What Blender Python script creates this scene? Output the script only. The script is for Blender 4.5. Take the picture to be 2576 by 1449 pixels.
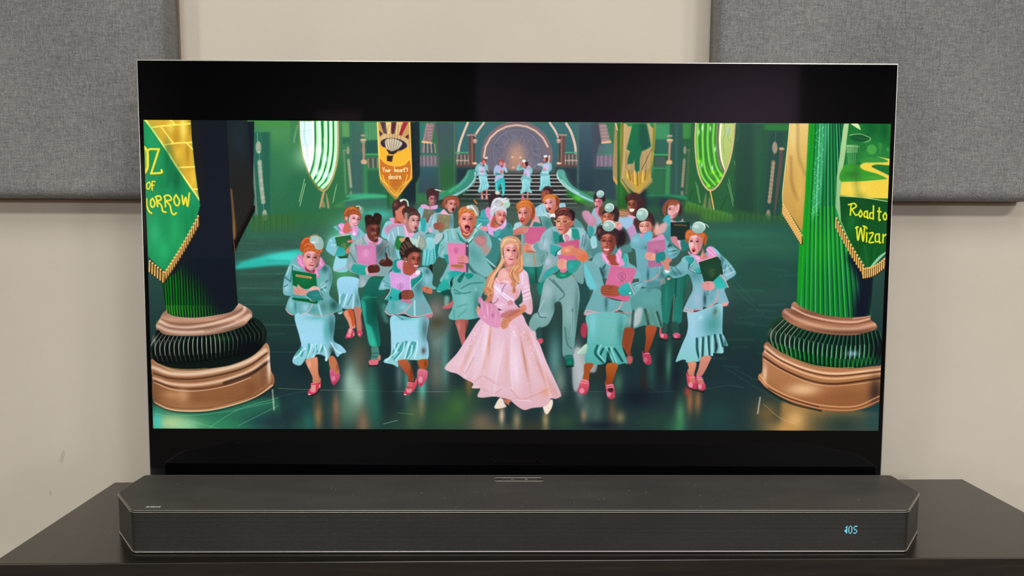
import bpy, bmesh, math, random
import numpy as np
from mathutils import Vector, Matrix
for o in list(bpy.data.objects): bpy.data.objects.remove(o)
sc = bpy.context.scene
COL = sc.collection
# ---------------------------------------------------------------- camera, light, exposure
FX, PX, PY, PZ, PITCH, YAW, ROLL = 1654.5942, -.0262, -1.3601, .4635, -.087, .0094, .0045
cd = bpy.data.cameras.new('camera'); cd.sensor_width = 36; cd.lens = FX/2576*36; cd.clip_start = .02
cam = bpy.data.objects.new('camera', cd); COL.objects.link(cam)
fwd = Vector((math.sin(YAW)*math.cos(PITCH), math.cos(YAW)*math.cos(PITCH), math.sin(PITCH)))
rt = Vector((math.cos(YAW), -math.sin(YAW), 0)); up = rt.cross(fwd)
r2 = rt*math.cos(ROLL)+up*math.sin(ROLL); u2 = r2.cross(fwd)
cam.matrix_world = Matrix(((r2.x, u2.x, -fwd.x, PX), (r2.y, u2.y, -fwd.y, PY), (r2.z, u2.z, -fwd.z, PZ), (0, 0, 0, 1)))
sc.camera = cam
w = bpy.data.worlds.new('world'); sc.world = w; w.use_nodes = True
w.node_tree.nodes['Background'].inputs[0].default_value = (.9, .95, 1, 1); w.node_tree.nodes['Background'].inputs[1].default_value = .02
def area(name, loc, size, power, col, rot=(0, 0, 0), sy=None):
    l = bpy.data.lights.new(name, 'AREA'); l.energy = power; l.color = col; l.shape = 'RECTANGLE'; l.size = size; l.size_y = sy or size
    o = bpy.data.objects.new(name, l); o.location = loc; o.rotation_euler = rot; COL.objects.link(o); return o
CEIL = 2.1
area('ceiling_lamp', (1.9, -3.3, CEIL-.03), .6, 74, (1, .98, .925), sy=.55)
area('ceiling_lamp', (-1.0, -3.2, CEIL-.03), .6, 54, (1, .98, .925), sy=.55)
area('ceiling_lamp', (.1, -1.7, CEIL-.03), 1.8, 30, (1, .98, .935), sy=1.2)  # broad overhead fill, added to soften and lighten the wall shadows
area('side_fill', (-2.5, -3.0, .75), .5, 21, (1, .97, .90), (math.radians(90), 0, math.radians(-42)))  # unseen low fill, added to lift the shade under the wall panels
area('side_fill', (2.8, -3.0, .75), .5, 22, (1, .97, .90), (math.radians(90), 0, math.radians(42)))  # matching fill added out of view on the right
sc.view_settings.view_transform = 'Standard'; sc.view_settings.look = 'None'
sc.view_settings.exposure = 0; sc.view_settings.gamma = 1; sc.view_settings.use_curve_mapping = False
# ---------------------------------------------------------------- helpers
def lin(c): return tuple(((v/255)/12.92 if v <= 10 else (((v/255)+.055)/1.055)**2.4) for v in c)
def mat(name, col, rough=.5, spec=.5, metal=0., coat=0.):
    m = bpy.data.materials.new(name); m.use_nodes = True; p = m.node_tree.nodes['Principled BSDF']
    p.inputs['Base Color'].default_value = (*lin(col), 1); p.inputs['Roughness'].default_value = rough
    p.inputs['Metallic'].default_value = metal; p.inputs['Specular IOR Level'].default_value = spec; p.inputs['Coat Weight'].default_value = coat
    m['p'] = 1; return m
def nd(m, t, **k):
    n = m.node_tree.nodes.new(t)
    for a, b in k.items():
        if isinstance(b, tuple) and a.startswith('i_'): pass
        setattr(n, a, b)
    return n
def lk(m, a, b): m.node_tree.links.new(a, b)
def P(m): return m.node_tree.nodes['Principled BSDF']
def coords(m, scale=(1, 1, 1), rot=(0, 0, 0)):
    tc = nd(m, 'ShaderNodeTexCoord'); mp = nd(m, 'ShaderNodeMapping'); mp.inputs['Scale'].default_value = scale; mp.inputs['Rotation'].default_value = rot
    lk(m, tc.outputs['Object'], mp.inputs[0]); return mp.outputs[0]
def noise(m, vec, scale, detail=3, rough=.5):
    n = nd(m, 'ShaderNodeTexNoise'); n.inputs['Scale'].default_value = scale; n.inputs['Detail'].default_value = detail; n.inputs['Roughness'].default_value = rough
    lk(m, vec, n.inputs['Vector']); return n.outputs['Fac']
def ramp(m, fac, stops):
    r = nd(m, 'ShaderNodeValToRGB'); e = r.color_ramp.elements
    while len(e) < len(stops): e.new(.5)
    for k, (p, c) in enumerate(stops): e[k].position = p; e[k].color = (*c, 1)
    lk(m, fac, r.inputs[0]); return r.outputs[0]
def mth(m, op, a, b=None, c=None):
    n = nd(m, 'ShaderNodeMath', operation=op)
    for i, v in enumerate((a, b, c)):
        if v is None: continue
        if isinstance(v, (int, float)): n.inputs[i].default_value = v
        else: lk(m, v, n.inputs[i])
    return n.outputs[0]
def bump(m, h, strength, dist):
    b = nd(m, 'ShaderNodeBump'); b.inputs['Strength'].default_value = strength; b.inputs['Distance'].default_value = dist
    lk(m, h, b.inputs['Height']); lk(m, b.outputs[0], P(m).inputs['Normal']); return b
def empty(name, loc=(0, 0, 0), rz=0, rx=0):
    o = bpy.data.objects.new(name, None); o.location = loc; o.rotation_euler = (rx, 0, rz); COL.objects.link(o); return o
def tag(o, label=None, cat=None, group=None, kind=None):
    if label: o['label'] = label
    if cat: o['category'] = cat
    if group: o['group'] = group
    if kind: o['kind'] = kind
    return o
def build(name, bm, m, parent=None, smooth=False, bevel=0, seg=2):
    if bevel: bmesh.ops.bevel(bm, geom=[e for e in bm.edges], offset=bevel, segments=seg, affect='EDGES', profile=.5)
    bmesh.ops.recalc_face_normals(bm, faces=bm.faces)
    me = bpy.data.meshes.new(name); bm.to_mesh(me); bm.free()
    for p in me.polygons: p.use_smooth = smooth
    o = bpy.data.objects.new(name, me); COL.objects.link(o)
    if m: me.materials.append(m)
    if parent: o.parent = parent
    return o
def box(bm, x0, x1, y0, y1, z0, z1):
    v = [bm.verts.new(p) for p in ((x0, y0, z0), (x1, y0, z0), (x1, y1, z0), (x0, y1, z0), (x0, y0, z1), (x1, y0, z1), (x1, y1, z1), (x0, y1, z1))]
    for f in ((3, 2, 1, 0), (4, 5, 6, 7), (0, 1, 5, 4), (1, 2, 6, 5), (2, 3, 7, 6), (3, 0, 4, 7)): bm.faces.new([v[i] for i in f])
def bx(*a): bm = bmesh.new(); box(bm, *a); return bm
def prism(path, z0, z1):
    bm = bmesh.new(); a = [bm.verts.new((x, y, z0)) for x, y in path]; b = [bm.verts.new((x, y, z1)) for x, y in path]; n = len(path)
    bm.faces.new(a[::-1]); bm.faces.new(b)
    for i in range(n): bm.faces.new((a[i], a[(i+1) % n], b[(i+1) % n], b[i]))
    return bm
# ---------------------------------------------------------------- the room
WY = -.085                       # face of the wall behind the television
RX0, RX1, RY = -2.6, 2.9, -4.4
FZ = -.52                        # floor (the console top is z = 0)
m_wall = mat('painted_wall', (214, 201, 180), .62, .25)
v = coords(m_wall)
n1 = noise(m_wall, v, 3.2, 4); c = ramp(m_wall, n1, [(.3, lin((206, 199, 184))), (.7, lin((214, 207, 192)))]); lk(m_wall, c, P(m_wall).inputs['Base Color'])
h = mth(m_wall, 'ADD', mth(m_wall, 'MULTIPLY', noise(m_wall, v, 130, 3), .5), noise(m_wall, v, 22, 3)); bump(m_wall, h, .16, .003)
m_ceil = mat('ceiling_paint', (225, 222, 215), .8)
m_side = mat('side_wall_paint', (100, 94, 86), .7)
m_dark = mat('dark_rear_wall', (84, 80, 78), .8); m_floor = mat('carpet', (84, 78, 72), .95)
tag(build('wall_back', bx(RX0, RX1, WY, WY+.1, FZ, CEIL), m_wall), kind='structure')
tag(build('wall_left', bx(RX0-.1, RX0, RY, WY+.1, FZ, CEIL), m_side), kind='structure')
tag(build('wall_right', bx(RX1, RX1+.1, RY, WY+.1, FZ, CEIL), m_side), kind='structure')
tag(build('wall_front', bx(RX0-.1, RX1+.1, RY-.1, RY, FZ, CEIL), m_dark), kind='structure')
tag(build('ceiling', bx(RX0-.1, RX1+.1, RY-.1, WY+.1, CEIL, CEIL+.1), m_ceil), kind='structure')
tag(build('floor', bx(RX0-.1, RX1+.1, RY-.1, WY+.1, FZ-.1, FZ), m_floor), kind='structure')
# scuffs and small filler dents in the paint
m_scuff = mat('paint_scuff', (194, 187, 174), .7)
# ---------------------------------------------------------------- acoustic panels (fabric over a soft edged board)
m_fab = mat('woven_grey_fabric', (128, 130, 134), .95, .15)
def fabric(m):
    tc = nd(m, 'ShaderNodeTexCoord'); sp = nd(m, 'ShaderNodeSeparateXYZ'); lk(m, tc.outputs['Object'], sp.inputs[0])
    nz = nd(m, 'ShaderNodeTexNoise'); nz.inputs['Scale'].default_value = 55; nz.inputs['Detail'].default_value = 2; lk(m, tc.outputs['Object'], nz.inputs['Vector'])
    wob = mth(m, 'MULTIPLY', mth(m, 'SUBTRACT', nz.outputs['Fac'], .5), .0016)
    u = mth(m, 'ADD', mth(m, 'ADD', sp.outputs['X'], sp.outputs['Y']), wob); vv = mth(m, 'ADD', sp.outputs['Z'], wob)
    k = 2*math.pi/.0023
    s1 = mth(m, 'SINE', mth(m, 'MULTIPLY', u, k)); s2 = mth(m, 'SINE', mth(m, 'MULTIPLY', vv, k))
    wv = mth(m, 'MULTIPLY_ADD', mth(m, 'MULTIPLY', s1, s2), .5, .5)
    tc2 = coords(m, (1, 1, 1)); f = noise(m, tc2, 620, 2, .7); f2 = noise(m, coords(m, (3, 3, .5)), 160, 2); f3 = noise(m, coords(m, (.5, .5, 3)), 160, 2); f4 = noise(m, tc2, 5, 3)
    t = mth(m, 'ADD', mth(m, 'MULTIPLY', wv, .42), mth(m, 'ADD', mth(m, 'MULTIPLY', f, .55), mth(m, 'ADD', mth(m, 'MULTIPLY', f2, .22), mth(m, 'MULTIPLY', f3, .22))))
    t = mth(m, 'ADD', t, mth(m, 'MULTIPLY', mth(m, 'SUBTRACT', f4, .5), .12))
    c = ramp(m, t, [(.46, lin((70, 71, 72))), (.70, lin((118, 119, 120))), (.96, lin((186, 184, 180)))])
    lk(m, c, P(m).inputs['Base Color']); bump(m, t, .5, .0012)
    P(m).inputs['Sheen Weight'].default_value = .15
fabric(m_fab)
m_board = mat('panel_back_frame', (150, 128, 104), .8)
def panel(x0, x1, z0, z1, th, label):
    t = tag(empty('acoustic_panel', ((x0+x1)/2, WY, z0)), label, 'wall panel', 'grey fabric acoustic panels on the wall')
    X, Z = (x1-x0)/2, z1-z0
    bm = bx(-X, X, -th, -.010, 0, Z); bm2 = bm
    front = [e for e in bm.edges if all(vv.co.y < -th+.001 for vv in e.verts)]
    side = [e for e in bm.edges if abs(e.verts[0].co.y-e.verts[1].co.y) > .01]
    bmesh.ops.bevel(bm, geom=front+side, offset=.022, segments=6, affect='EDGES', profile=.6)
    o = build('fabric_cover', bm, m_fab, t, True)
    build('back_frame', bx(-X+.006, X-(.0185 if x1 > 0 else .002), -.0105, -.0002, -.0058, Z-.005), m_board, t)
    return t
panel(-1.55, -.636, .5195, 1.75, .068, 'grey woven acoustic panel at the left, behind the television top left corner')
panel(.3545, .972, .5223, 1.75, .068, 'grey woven acoustic panel at the right, behind the television top right corner')
# unseen boards added behind the camera for the faint reflection in the black bars
tag(build('reflection_board_1', bx(-.3, 2.2, RY, RY+.03, -.1, 1.95), mat('mauve_reflection_board', (170, 140, 178), .7)), kind='structure')
tag(build('reflection_board_2', bx(-1.55, -1.2, RY, RY+.04, .2, 1.55), mat('mauve_reflection_post', (150, 125, 132), .7)), kind='structure')
# ---------------------------------------------------------------- console
m_top = mat('dark_stained_wood', (40, 33, 29), .24, .9)
v = coords(m_top, (1.2, 14, 14)); g1 = noise(m_top, v, 9, 5, .6)
c = ramp(m_top, g1, [(.3, lin((24, 20, 18))), (.55, lin((33, 28, 24))), (.8, lin((46, 38, 31)))]); lk(m_top, c, P(m_top).inputs['Base Color'])
n2 = noise(m_top, coords(m_top), 14, 4); lk(m_top, mth(m_top, 'MULTIPLY_ADD', n2, .08, .2), P(m_top).inputs['Roughness']); bump(m_top, g1, .04, .0004)
m_edge = mat('edge_wear', (150, 138, 122), .4)
tb = tag(empty('media_console', (.049, -.3207, 0), .0124), 'dark brown wooden media console holding the television and the soundbar', 'table')
TX0, TX1, TY0, TY1 = -.790, .790, -.149, .149
bm = bx(TX0, TX1, TY0, TY1, -.05, 0); bmesh.ops.bevel(bm, geom=list(bm.edges), offset=.0013, segments=3, affect='EDGES', profile=.5); build('table_top', bm, m_top, tb)
for sx in (TX0+.03, TX1-.03):
    for sy in (TY0+.028, TY1-.028): build('leg', bx(sx-.027, sx+.027, sy-.025, sy+.025, FZ, -.05), m_top, tb, bevel=.001)
build('shelf', bx(TX0+.057, TX1-.057, TY0+.01, TY1-.01, -.36, -.34), m_top, tb, bevel=.001)
# ---------------------------------------------------------------- television
m_glass = mat('screen_glass', (4, 4, 6), .06, .3)
m_alu = mat('brushed_metal_rim', (172, 172, 166), .36, .5, 1.)
m_back = mat('television_back', (30, 30, 32), .5)
tv = tag(empty('television', (-.0074, -.28, .3857), -.0051, -.0212), 'large flat television showing a green hall full of dancers in teal suits', 'television')
W2, ZT, ZB = .6127, .3476, -.352
build('glass', bx(-W2, W2, 0, .002, ZB, ZT), m_glass, tv)
bm = bmesh.new(); r = .0013
box(bm, -W2-r, W2+r, .0006, .011, ZT, ZT+.0018); box(bm, -W2-r, W2+r, .0006, .011, ZB-r, ZB)
box(bm, -W2-r, -W2, .0006, .011, ZB, ZT); box(bm, W2, W2+r, .0006, .011, ZB, ZT)
build('rim', bm, m_alu, tv)
build('back_cover', bx(-W2, W2, .0022, .0105, ZB, ZT), m_back, tv)
o = build('electronics_housing', bx(-.42, .42, .011, .036, -.30, .02), m_back, tv, bevel=.004)
build('stand_neck', bx(-.06, .06, .013, .033, -.372, -.29), m_back, tv, bevel=.002)
bs = build('stand_base', prism([(-.17, -.001), (.17, -.001), (.14, .095), (-.14, .095)], -.3824, -.3765), m_back, tv)
# ---------------------------------------------------------------- soundbar
H, EE, SS_, DEP, GG, TH = .6165, .0583, .0658, .139, .0031, .064
base = [(-H+EE, 0), (H-EE, 0), (H, SS_), (H-GG, DEP), (-H+GG, DEP), (-H, SS_)]
def rounded(pts, off, rad, n=5):
    m = len(pts); q = []
    for i in range(m):     # offset inwards by off
        a, b, c = Vector(pts[i-1]), Vector(pts[i]), Vector(pts[(i+1) % m])
        d1, d2 = (b-a).normalized(), (c-b).normalized(); n1, n2 = Vector((-d1.y, d1.x)), Vector((-d2.y, d2.x))
        q.append(b+(n1+n2)*(off/(1+n1.dot(n2))))
    out = []
    for i in range(m):
        a, b, c = q[i-1], q[i], q[(i+1) % m]; p0 = b+(a-b).normalized()*rad; p1 = b+(c-b).normalized()*rad
        for k in range(n+1): t = k/n; out.append(tuple(p0*(1-t)**2+b*2*t*(1-t)+p1*t*t))
    return out
bar = tag(empty('soundbar', (-.0011, -.4492, 0), .002), 'long dark grey soundbar with angled ends and ribbed grille in front of the television', 'soundbar')
m_bar = mat('soundbar_top', (66, 63, 61), .42, .16)
def perf(m, pitch, axes, dark, light, strength=.35):
    tc = nd(m, 'ShaderNodeTexCoord'); sp = nd(m, 'ShaderNodeSeparateXYZ'); lk(m, tc.outputs['Object'], sp.inputs[0])
    k = 2*math.pi/pitch
    a = mth(m, 'SINE', mth(m, 'MULTIPLY', sp.outputs[axes[0]], k)); b = mth(m, 'SINE', mth(m, 'MULTIPLY', sp.outputs[axes[1]], k*(1 if axes[1] == 'Z' else .5)))
    f = mth(m, 'MULTIPLY_ADD', mth(m, 'MULTIPLY', a, b), .5, .5) if axes[1] == 'Z' else mth(m, 'MULTIPLY_ADD', mth(m, 'ADD', a, mth(m, 'MULTIPLY', b, .35)), .37, .5)
    n = noise(m, coords(m), 900, 1); f = mth(m, 'ADD', f, mth(m, 'MULTIPLY', mth(m, 'SUBTRACT', n, .5), .6))
    big = noise(m, coords(m, (1, 3, 3)), 7, 3)
    ax = mth(m, 'ABSOLUTE', sp.outputs['X']); fade = nd(m, 'ShaderNodeMapRange'); fade.inputs[1].default_value = .30; fade.inputs[2].default_value = .56; fade.inputs[3].default_value = 1; fade.inputs[4].default_value = .15
    lk(m, ax, fade.inputs[0])
    if axes[1] != 'Z': f = mth(m, 'MULTIPLY_ADD', mth(m, 'SUBTRACT', f, .5), fade.outputs[0], .5)
    f = mth(m, 'ADD', f, mth(m, 'MULTIPLY', mth(m, 'SUBTRACT', big, .5), .5))
    lk(m, ramp(m, f, [(.1, lin(dark)), (.9, lin(light))]), P(m).inputs['Base Color'])
perf(m_bar, .00125, ('X', 'Y'), (40, 38, 37), (90, 86, 83))
m_bar.node_tree.nodes['Principled BSDF'].inputs['Roughness'].default_value = .5
m_trim = mat('soundbar_trim', (160, 156, 150), .36, .6, .85)
m_grille = mat('ribbed_grille', (46, 44, 42), .5, .5); perf(m_grille, .0014, ('X', 'Z'), (16, 15, 14), (50, 47, 43))
m_hole = mat('grille_inner', (16, 15, 14), .8)
def loft(rings):
    bm = bmesh.new(); vs = [[bm.verts.new((x, y, z)) for x, y in path] for path, z in rings]; n = len(vs[0])
    for a, b in zip(vs, vs[1:]):
        for i in range(n): bm.faces.new((a[i], a[(i+1) % n], b[(i+1) % n], b[i]))
    bm.faces.new(vs[0][::-1]); bm.faces.new(vs[-1]); return bm
# base rim, ribbed grille, upper lip, top plate
build('bottom_rim', loft([(rounded(base, .004, .006), .0005), (rounded(base, .0006, .006), .0012), (rounded(base, 0, .006), .0022), (rounded(base, .0006, .006), .0032), (rounded(base, .0035, .006), .0036)]), m_trim, bar, True)
rings = []; z = .0036; NR = 29; pz = (.0588-.0036)/NR
for i in range(NR):
    rings += [(rounded(base, .0024, .006), z), (rounded(base, .0013, .006), z+pz*.3), (rounded(base, .0011, .006), z+pz*.5), (rounded(base, .0013, .006), z+pz*.7)]; z += pz
rings.append((rounded(base, .0024, .006), z))
g = build('grille', loft(rings), m_grille, bar)
build('lip', loft([(rounded(base, .0030, .006), .0600), (rounded(base, .0008, .006), .0602), (rounded(base, .0003, .006), .0608), (rounded(base, .0006, .006), .0614), (rounded(base, .003, .006), .0617)]), m_trim, bar, True)
build('recessed_gap', loft([(rounded(base, .0026, .006), .0588), (rounded(base, .0020, .006), .0592), (rounded(base, .0018, .006), .0622), (rounded(base, .0022, .006), .0628)]), m_hole, bar)
build('top_plate', loft([(rounded(base, .0018, .006), .0628), (rounded(base, .0014, .006), .0632), (rounded(base, .0022, .006), .0638), (rounded(base, .0040, .005), .0640)]), m_bar, bar, False)
bm = bmesh.new()
def tube(bm, path, z, r, closed=True, n=6):
    m = len(path); rows = []
    for i, (x, y) in enumerate(path):
        a = path[i-1] if closed or i else path[i]; b = path[(i+1) % m] if closed or i < m-1 else path[i]
        d = Vector((b[0]-a[0], b[1]-a[1])).normalized(); nn = Vector((-d.y, d.x))
        rows.append([bm.verts.new((x+nn.x*r*math.cos(t), y+nn.y*r*math.cos(t), z+r*math.sin(t))) for t in [2*math.pi*k/n for k in range(n)]])
    for i in range(m if closed else m-1):
        A, B_ = rows[i], rows[(i+1) % m]
        for k in range(n): bm.faces.new((A[k], A[(k+1) % n], B_[(k+1) % n], B_[k]))
tube(bm, rounded(base, .0018, .006, 6), .0634, .0006); build('top_edge', bm, m_trim, bar, True)
# touch controls
m_pad = mat('control_pad', (70, 65, 62), .4); m_mark = mat('pale_marking', (160, 152, 145), .5); m_well = mat('dark_marking', (22, 20, 24), .5)
PXc, PYc = -.0031, .1177
def pill(w, h, n=10): return [(PXc+sx*(w-h)+h*math.cos(a), PYc+h*math.sin(a)) for sx, a0 in ((1, -math.pi/2), (-1, math.pi/2)) for a in [a0+math.pi*k/n for k in range(n+1)]]
cp = build('control_pad', prism(pill(.0405, .0064), .0640, .0643), m_pad, bar)
bm = bmesh.new(); tube(bm, pill(.0415, .0072), .0642, .0006); build('pad_rim', bm, m_trim, cp, True)
def ring(cx, cy, r): return [(cx+r*math.cos(t*math.pi/8), cy+r*.9*math.sin(t*math.pi/8)) for t in range(16)]
bm = bmesh.new(); tube(bm, ring(PXc-.032, PYc, .003), .0644, .0006); build('button_mark', bm, m_well, cp, True)
bm = bmesh.new(); tube(bm, ring(PXc+.034, PYc, .003), .0644, .0006); build('button_mark', bm, m_well, cp, True)
build('button_mark', bx(PXc-.0125, PXc-.0072, PYc-.0005, PYc+.0005, .0643, .0646), m_mark, cp)
bm = bx(PXc+.0095, PXc+.0147, PYc-.0005, PYc+.0005, .0643, .0646); box(bm, PXc+.0116, PXc+.0126, PYc-.0026, PYc+.0026, .0643, .06465); build('button_mark', bm, m_mark, cp)
# maker's lettering
cu = bpy.data.curves.new('logo', 'FONT'); cu.body = 'SAMSUNG'; cu.size = .0062; cu.extrude = .00012; cu.space_character = 1.12; cu.offset = .00012
to = bpy.data.objects.new('tmp', cu); COL.objects.link(to); bpy.context.view_layer.update()
me = bpy.data.meshes.new_from_object(to.evaluated_get(bpy.context.evaluated_depsgraph_get())); bpy.data.objects.remove(to)
xs = [q.co.x for q in me.vertices]; k = .0205/(max(xs)-min(xs))
for q in me.vertices: q.co.x = (q.co.x-min(xs))*k; q.co.y *= 1.05
lo = bpy.data.objects.new('logo_lettering', me); COL.objects.link(lo); me.materials.append(mat('silver_print', (205, 203, 200), .4)); lo.parent = bar; lo.location = (-.5427, .0105, .0642); lo['label'] = 'silver maker lettering near the left front corner'
# lit dots behind the front grille
m_led = bpy.data.materials.new('cyan_led'); m_led.use_nodes = True; p = P(m_led); p.inputs['Base Color'].default_value = (.02, .05, .07, 1)
p.inputs['Emission Color'].default_value = (*lin((120, 214, 246)), 1); p.inputs['Emission Strength'].default_value = 1.25
GL = {'1': ['..#', '.##', '..#', '.##', '###', '.##', '..#'], '0': ['.##.', '#..#', '#..#', '#..#', '#..#', '#..#', '.##.'], '5': ['.###', '#...', '#...', '.##.', '...#', '...#', '###.']}
bm = bmesh.new(); x0 = .4665
for ch in '105':
    for rI, row in enumerate(GL[ch]):
        for cI, s in enumerate(row):
            if s != '#': continue
            x = x0+cI*.00145; zz = .0398-rI*.00168; w_, h_ = .00042, .00075
            q = [bm.verts.new((x+a*w_+b*.0003, .0009, zz+b*h_)) for a, b in ((-1, -1), (1, -1), (1, 1), (-1, 1))]; bm.faces.new(q)
            q2 = [bm.verts.new((vv.co.x, .0012, vv.co.z)) for vv in q]
            for i in range(4): bm.faces.new((q[i], q2[i], q2[(i+1) % 4], q[(i+1) % 4]))
    x0 += .00145*(len(GL[ch][0])+1)
do = build('led_display', bm, m_led, bar); do['label'] = 'glowing cyan digits 105'
# specks of dust lying on the bar and the console
rd = random.Random(5)
def specks(name, n, fx, parent, z):
    bm = bmesh.new()
    for i in range(n):
        x, y = fx(); s = rd.uniform(.00025, .0006)
        bmesh.ops.create_icosphere(bm, subdivisions=1, radius=s, matrix=Matrix.Translation((x, y, z+s*.4)))
    tag(build(name, bm, m_mark, parent), kind='stuff')
specks('dust', 46, lambda: (max(-.54, min(.54, rd.gauss(0, .25))), rd.uniform(.012, .10)), bar, .0640)
specks('dust', 30, lambda: (rd.choice([-1, 1])*rd.uniform(.66, .76), rd.uniform(-.14, .1)), tb, 0)
# a few scuffs on the wall
bm = bmesh.new()
for (x, z, sx, sz, a) in ((-.902, .0147, .004, .014, .25), (-.93, -.06, .0025, .006, 0)):
    q = [bm.verts.new((x+sx*math.cos(t)*math.cos(a)-sz*math.sin(t)*math.sin(-a), -.0853, z+sz*math.sin(t)*math.cos(a))) for t in [k*math.pi/6 for k in range(12)]]; bm.faces.new(q)
    q2 = [bm.verts.new((u.co.x, -.0848, u.co.z)) for u in q]
    for i in range(12): bm.faces.new((q[i], q2[i], q2[(i+1) % 12], q[(i+1) % 12]))
sf = build('scuff', bm, m_scuff, bpy.data.objects['wall_back'])
# ---------------------------------------------------------------- picture shown on the television
# a small painter: smooth outlines, strokes and soft blobs laid down in picture space (numpy only)
PW, PH = 1880, 788
CV = np.zeros((PH, PW, 3), np.float32)
def _hom(src, dst):
    A = []; b = []
    for (x, y), (u, v) in zip(src, dst):
        A += [[x, y, 1, 0, 0, 0, -u*x, -u*y], [0, 0, 0, x, y, 1, -v*x, -v*y]]; b += [u, v]
    return np.append(np.linalg.solve(np.array(A, float), np.array(b, float)), 1).reshape(3, 3)
HM = _hom([(361, 301), (2241, 312), (386, 1077), (2209, 1084)], [(0, 0), (PW, 0), (0, PH), (PW, PH)])
VW = [0, 0, 1.0]
CL = [None]
def V(x=0, y=0, s=1.0): VW[:] = [x, y, s]
def pt(p):
    if isinstance(p, str): p = [float(t) for t in p.split()]
    a = np.array(p, float).reshape(-1, 2)/VW[2] + VW[:2]
    h = np.c_[a, np.ones(len(a))] @ HM.T
    return h[:, :2]/h[:, 2:]
def hx(c):
    if not isinstance(c, str): return np.array(c, np.float32)
    return np.array([int(c[i:i+2], 16)/255 for i in (0, 2, 4)], np.float32)
def smooth(p, closed=True, n=6):
    m = len(p)
    if m < 3: return p
    if closed: P0, P1, P2, P3 = np.roll(p, 1, 0), p, np.roll(p, -1, 0), np.roll(p, -2, 0)
    else:
        q = np.vstack([2*p[0]-p[1], p, 2*p[-1]-p[-2]]); P0, P1, P2, P3 = q[:-3], q[1:-2], q[2:-1], q[3:]
    t = np.linspace(0, 1, n, endpoint=False)[None, :, None]
    P0, P1, P2, P3 = [a[:, None] for a in (P0, P1, P2, P3)]
    r = .5*(2*P1+(P2-P0)*t+(2*P0-5*P1+4*P2-P3)*t*t+(3*P1-P0-3*P2+P3)*t**3)
    r = r.reshape(-1, 2)
    return r if closed else np.vstack([r, p[-1]])
def blur(m, s):
    r = int(np.ceil(s*2.6)); k = np.exp(-.5*(np.arange(-r, r+1)/s)**2); k /= k.sum()
    m = np.apply_along_axis(lambda v: np.convolve(v, k, 'same'), 0, m)
    return np.apply_along_axis(lambda v: np.convolve(v, k, 'same'), 1, m)
def raster(p, pad=0):
    x0 = max(int(np.floor(p[:, 0].min()))-pad, -60); x1 = min(int(np.ceil(p[:, 0].max()))+pad+1, PW+60)
    y0 = max(int(np.floor(p[:, 1].min()))-pad, -60); y1 = min(int(np.ceil(p[:, 1].max()))+pad+1, PH+60)
    if x1 <= x0 or y1 <= y0: return None
    m = np.zeros((y1-y0, x1-x0), np.float32); W = x1-x0
    a = p; b = np.roll(p, -1, 0); SS = 4
    xs = np.arange(W)
    for j in range(y1-y0):
        for k in range(SS):
            y = y0+j+(k+.5)/SS
            c = (a[:, 1] <= y) != (b[:, 1] <= y)
            if not c.any(): continue
            A = a[c]; B = b[c]
            X = np.sort(A[:, 0]+(y-A[:, 1])*(B[:, 0]-A[:, 0])/(B[:, 1]-A[:, 1]))-x0
            for i in range(0, len(X)-1, 2):
                u, v = X[i], X[i+1]
                i0 = max(int(u), 0); i1 = min(int(v)+1, W)
                if i1 > i0: m[j, i0:i1] += np.clip(np.minimum(v, xs[i0:i1]+1)-np.maximum(u, xs[i0:i1]), 0, 1)/SS
    return x0, y0, m
def comp(M, col, a=1., g=None, bbox=None):
    x0, y0, m = M
    X0, Y0 = max(x0, 0), max(y0, 0); X1, Y1 = min(x0+m.shape[1], PW), min(y0+m.shape[0], PH)
    if X1 <= X0 or Y1 <= Y0: return
    mm = m[Y0-y0:Y1-y0, X0-x0:X1-x0]*a
    c = CL[0]
    if c is not None:
        cx, cy, cm = c; k = np.zeros_like(mm)
        ax, ay = max(X0, cx), max(Y0, cy); bx, by = min(X1, cx+cm.shape[1]), min(Y1, cy+cm.shape[0])
        if bx <= ax or by <= ay: return
        k[ay-Y0:by-Y0, ax-X0:bx-X0] = cm[ay-cy:by-cy, ax-cx:bx-cx]; mm = mm*k
    if isinstance(col, str) and '>' in col:
        cs = [hx(q) for q in col.split('>')]
        if g is None: bx0, by0, bx1, by1 = bbox; (ga, gb) = np.array([bx0, by0]), np.array([bx0, by1])
        else: ga, gb = pt(g)
        d = gb-ga; yy, xx = np.mgrid[Y0:Y1, X0:X1]
        t = np.clip(((xx-ga[0])*d[0]+(yy-ga[1])*d[1])/(d@d+1e-9), 0, 1)*(len(cs)-1)
        i = np.minimum(t.astype(int), len(cs)-2); f = (t-i)[..., None]; cs = np.array(cs)
        cc = cs[i]*(1-f)+cs[i+1]*f
    else: cc = hx(col)
    v = CV[Y0:Y1, X0:X1]; v += (cc-v)*mm[..., None]
def F(p, col, a=1., b=0, s=1, g=None, k=0):
    q = pt(p); q = smooth(q) if s else q
    M = raster(q, int(b*2.6)+1 if b else 0)
    if M is None: return
    if b: M = (M[0], M[1], blur(M[2], b))
    comp(M, col, a, g, (q[:, 0].min(), q[:, 1].min(), q[:, 0].max(), q[:, 1].max()))
    if k: CL[0] = M
    return M
def K(m=None): CL[0] = m
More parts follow.
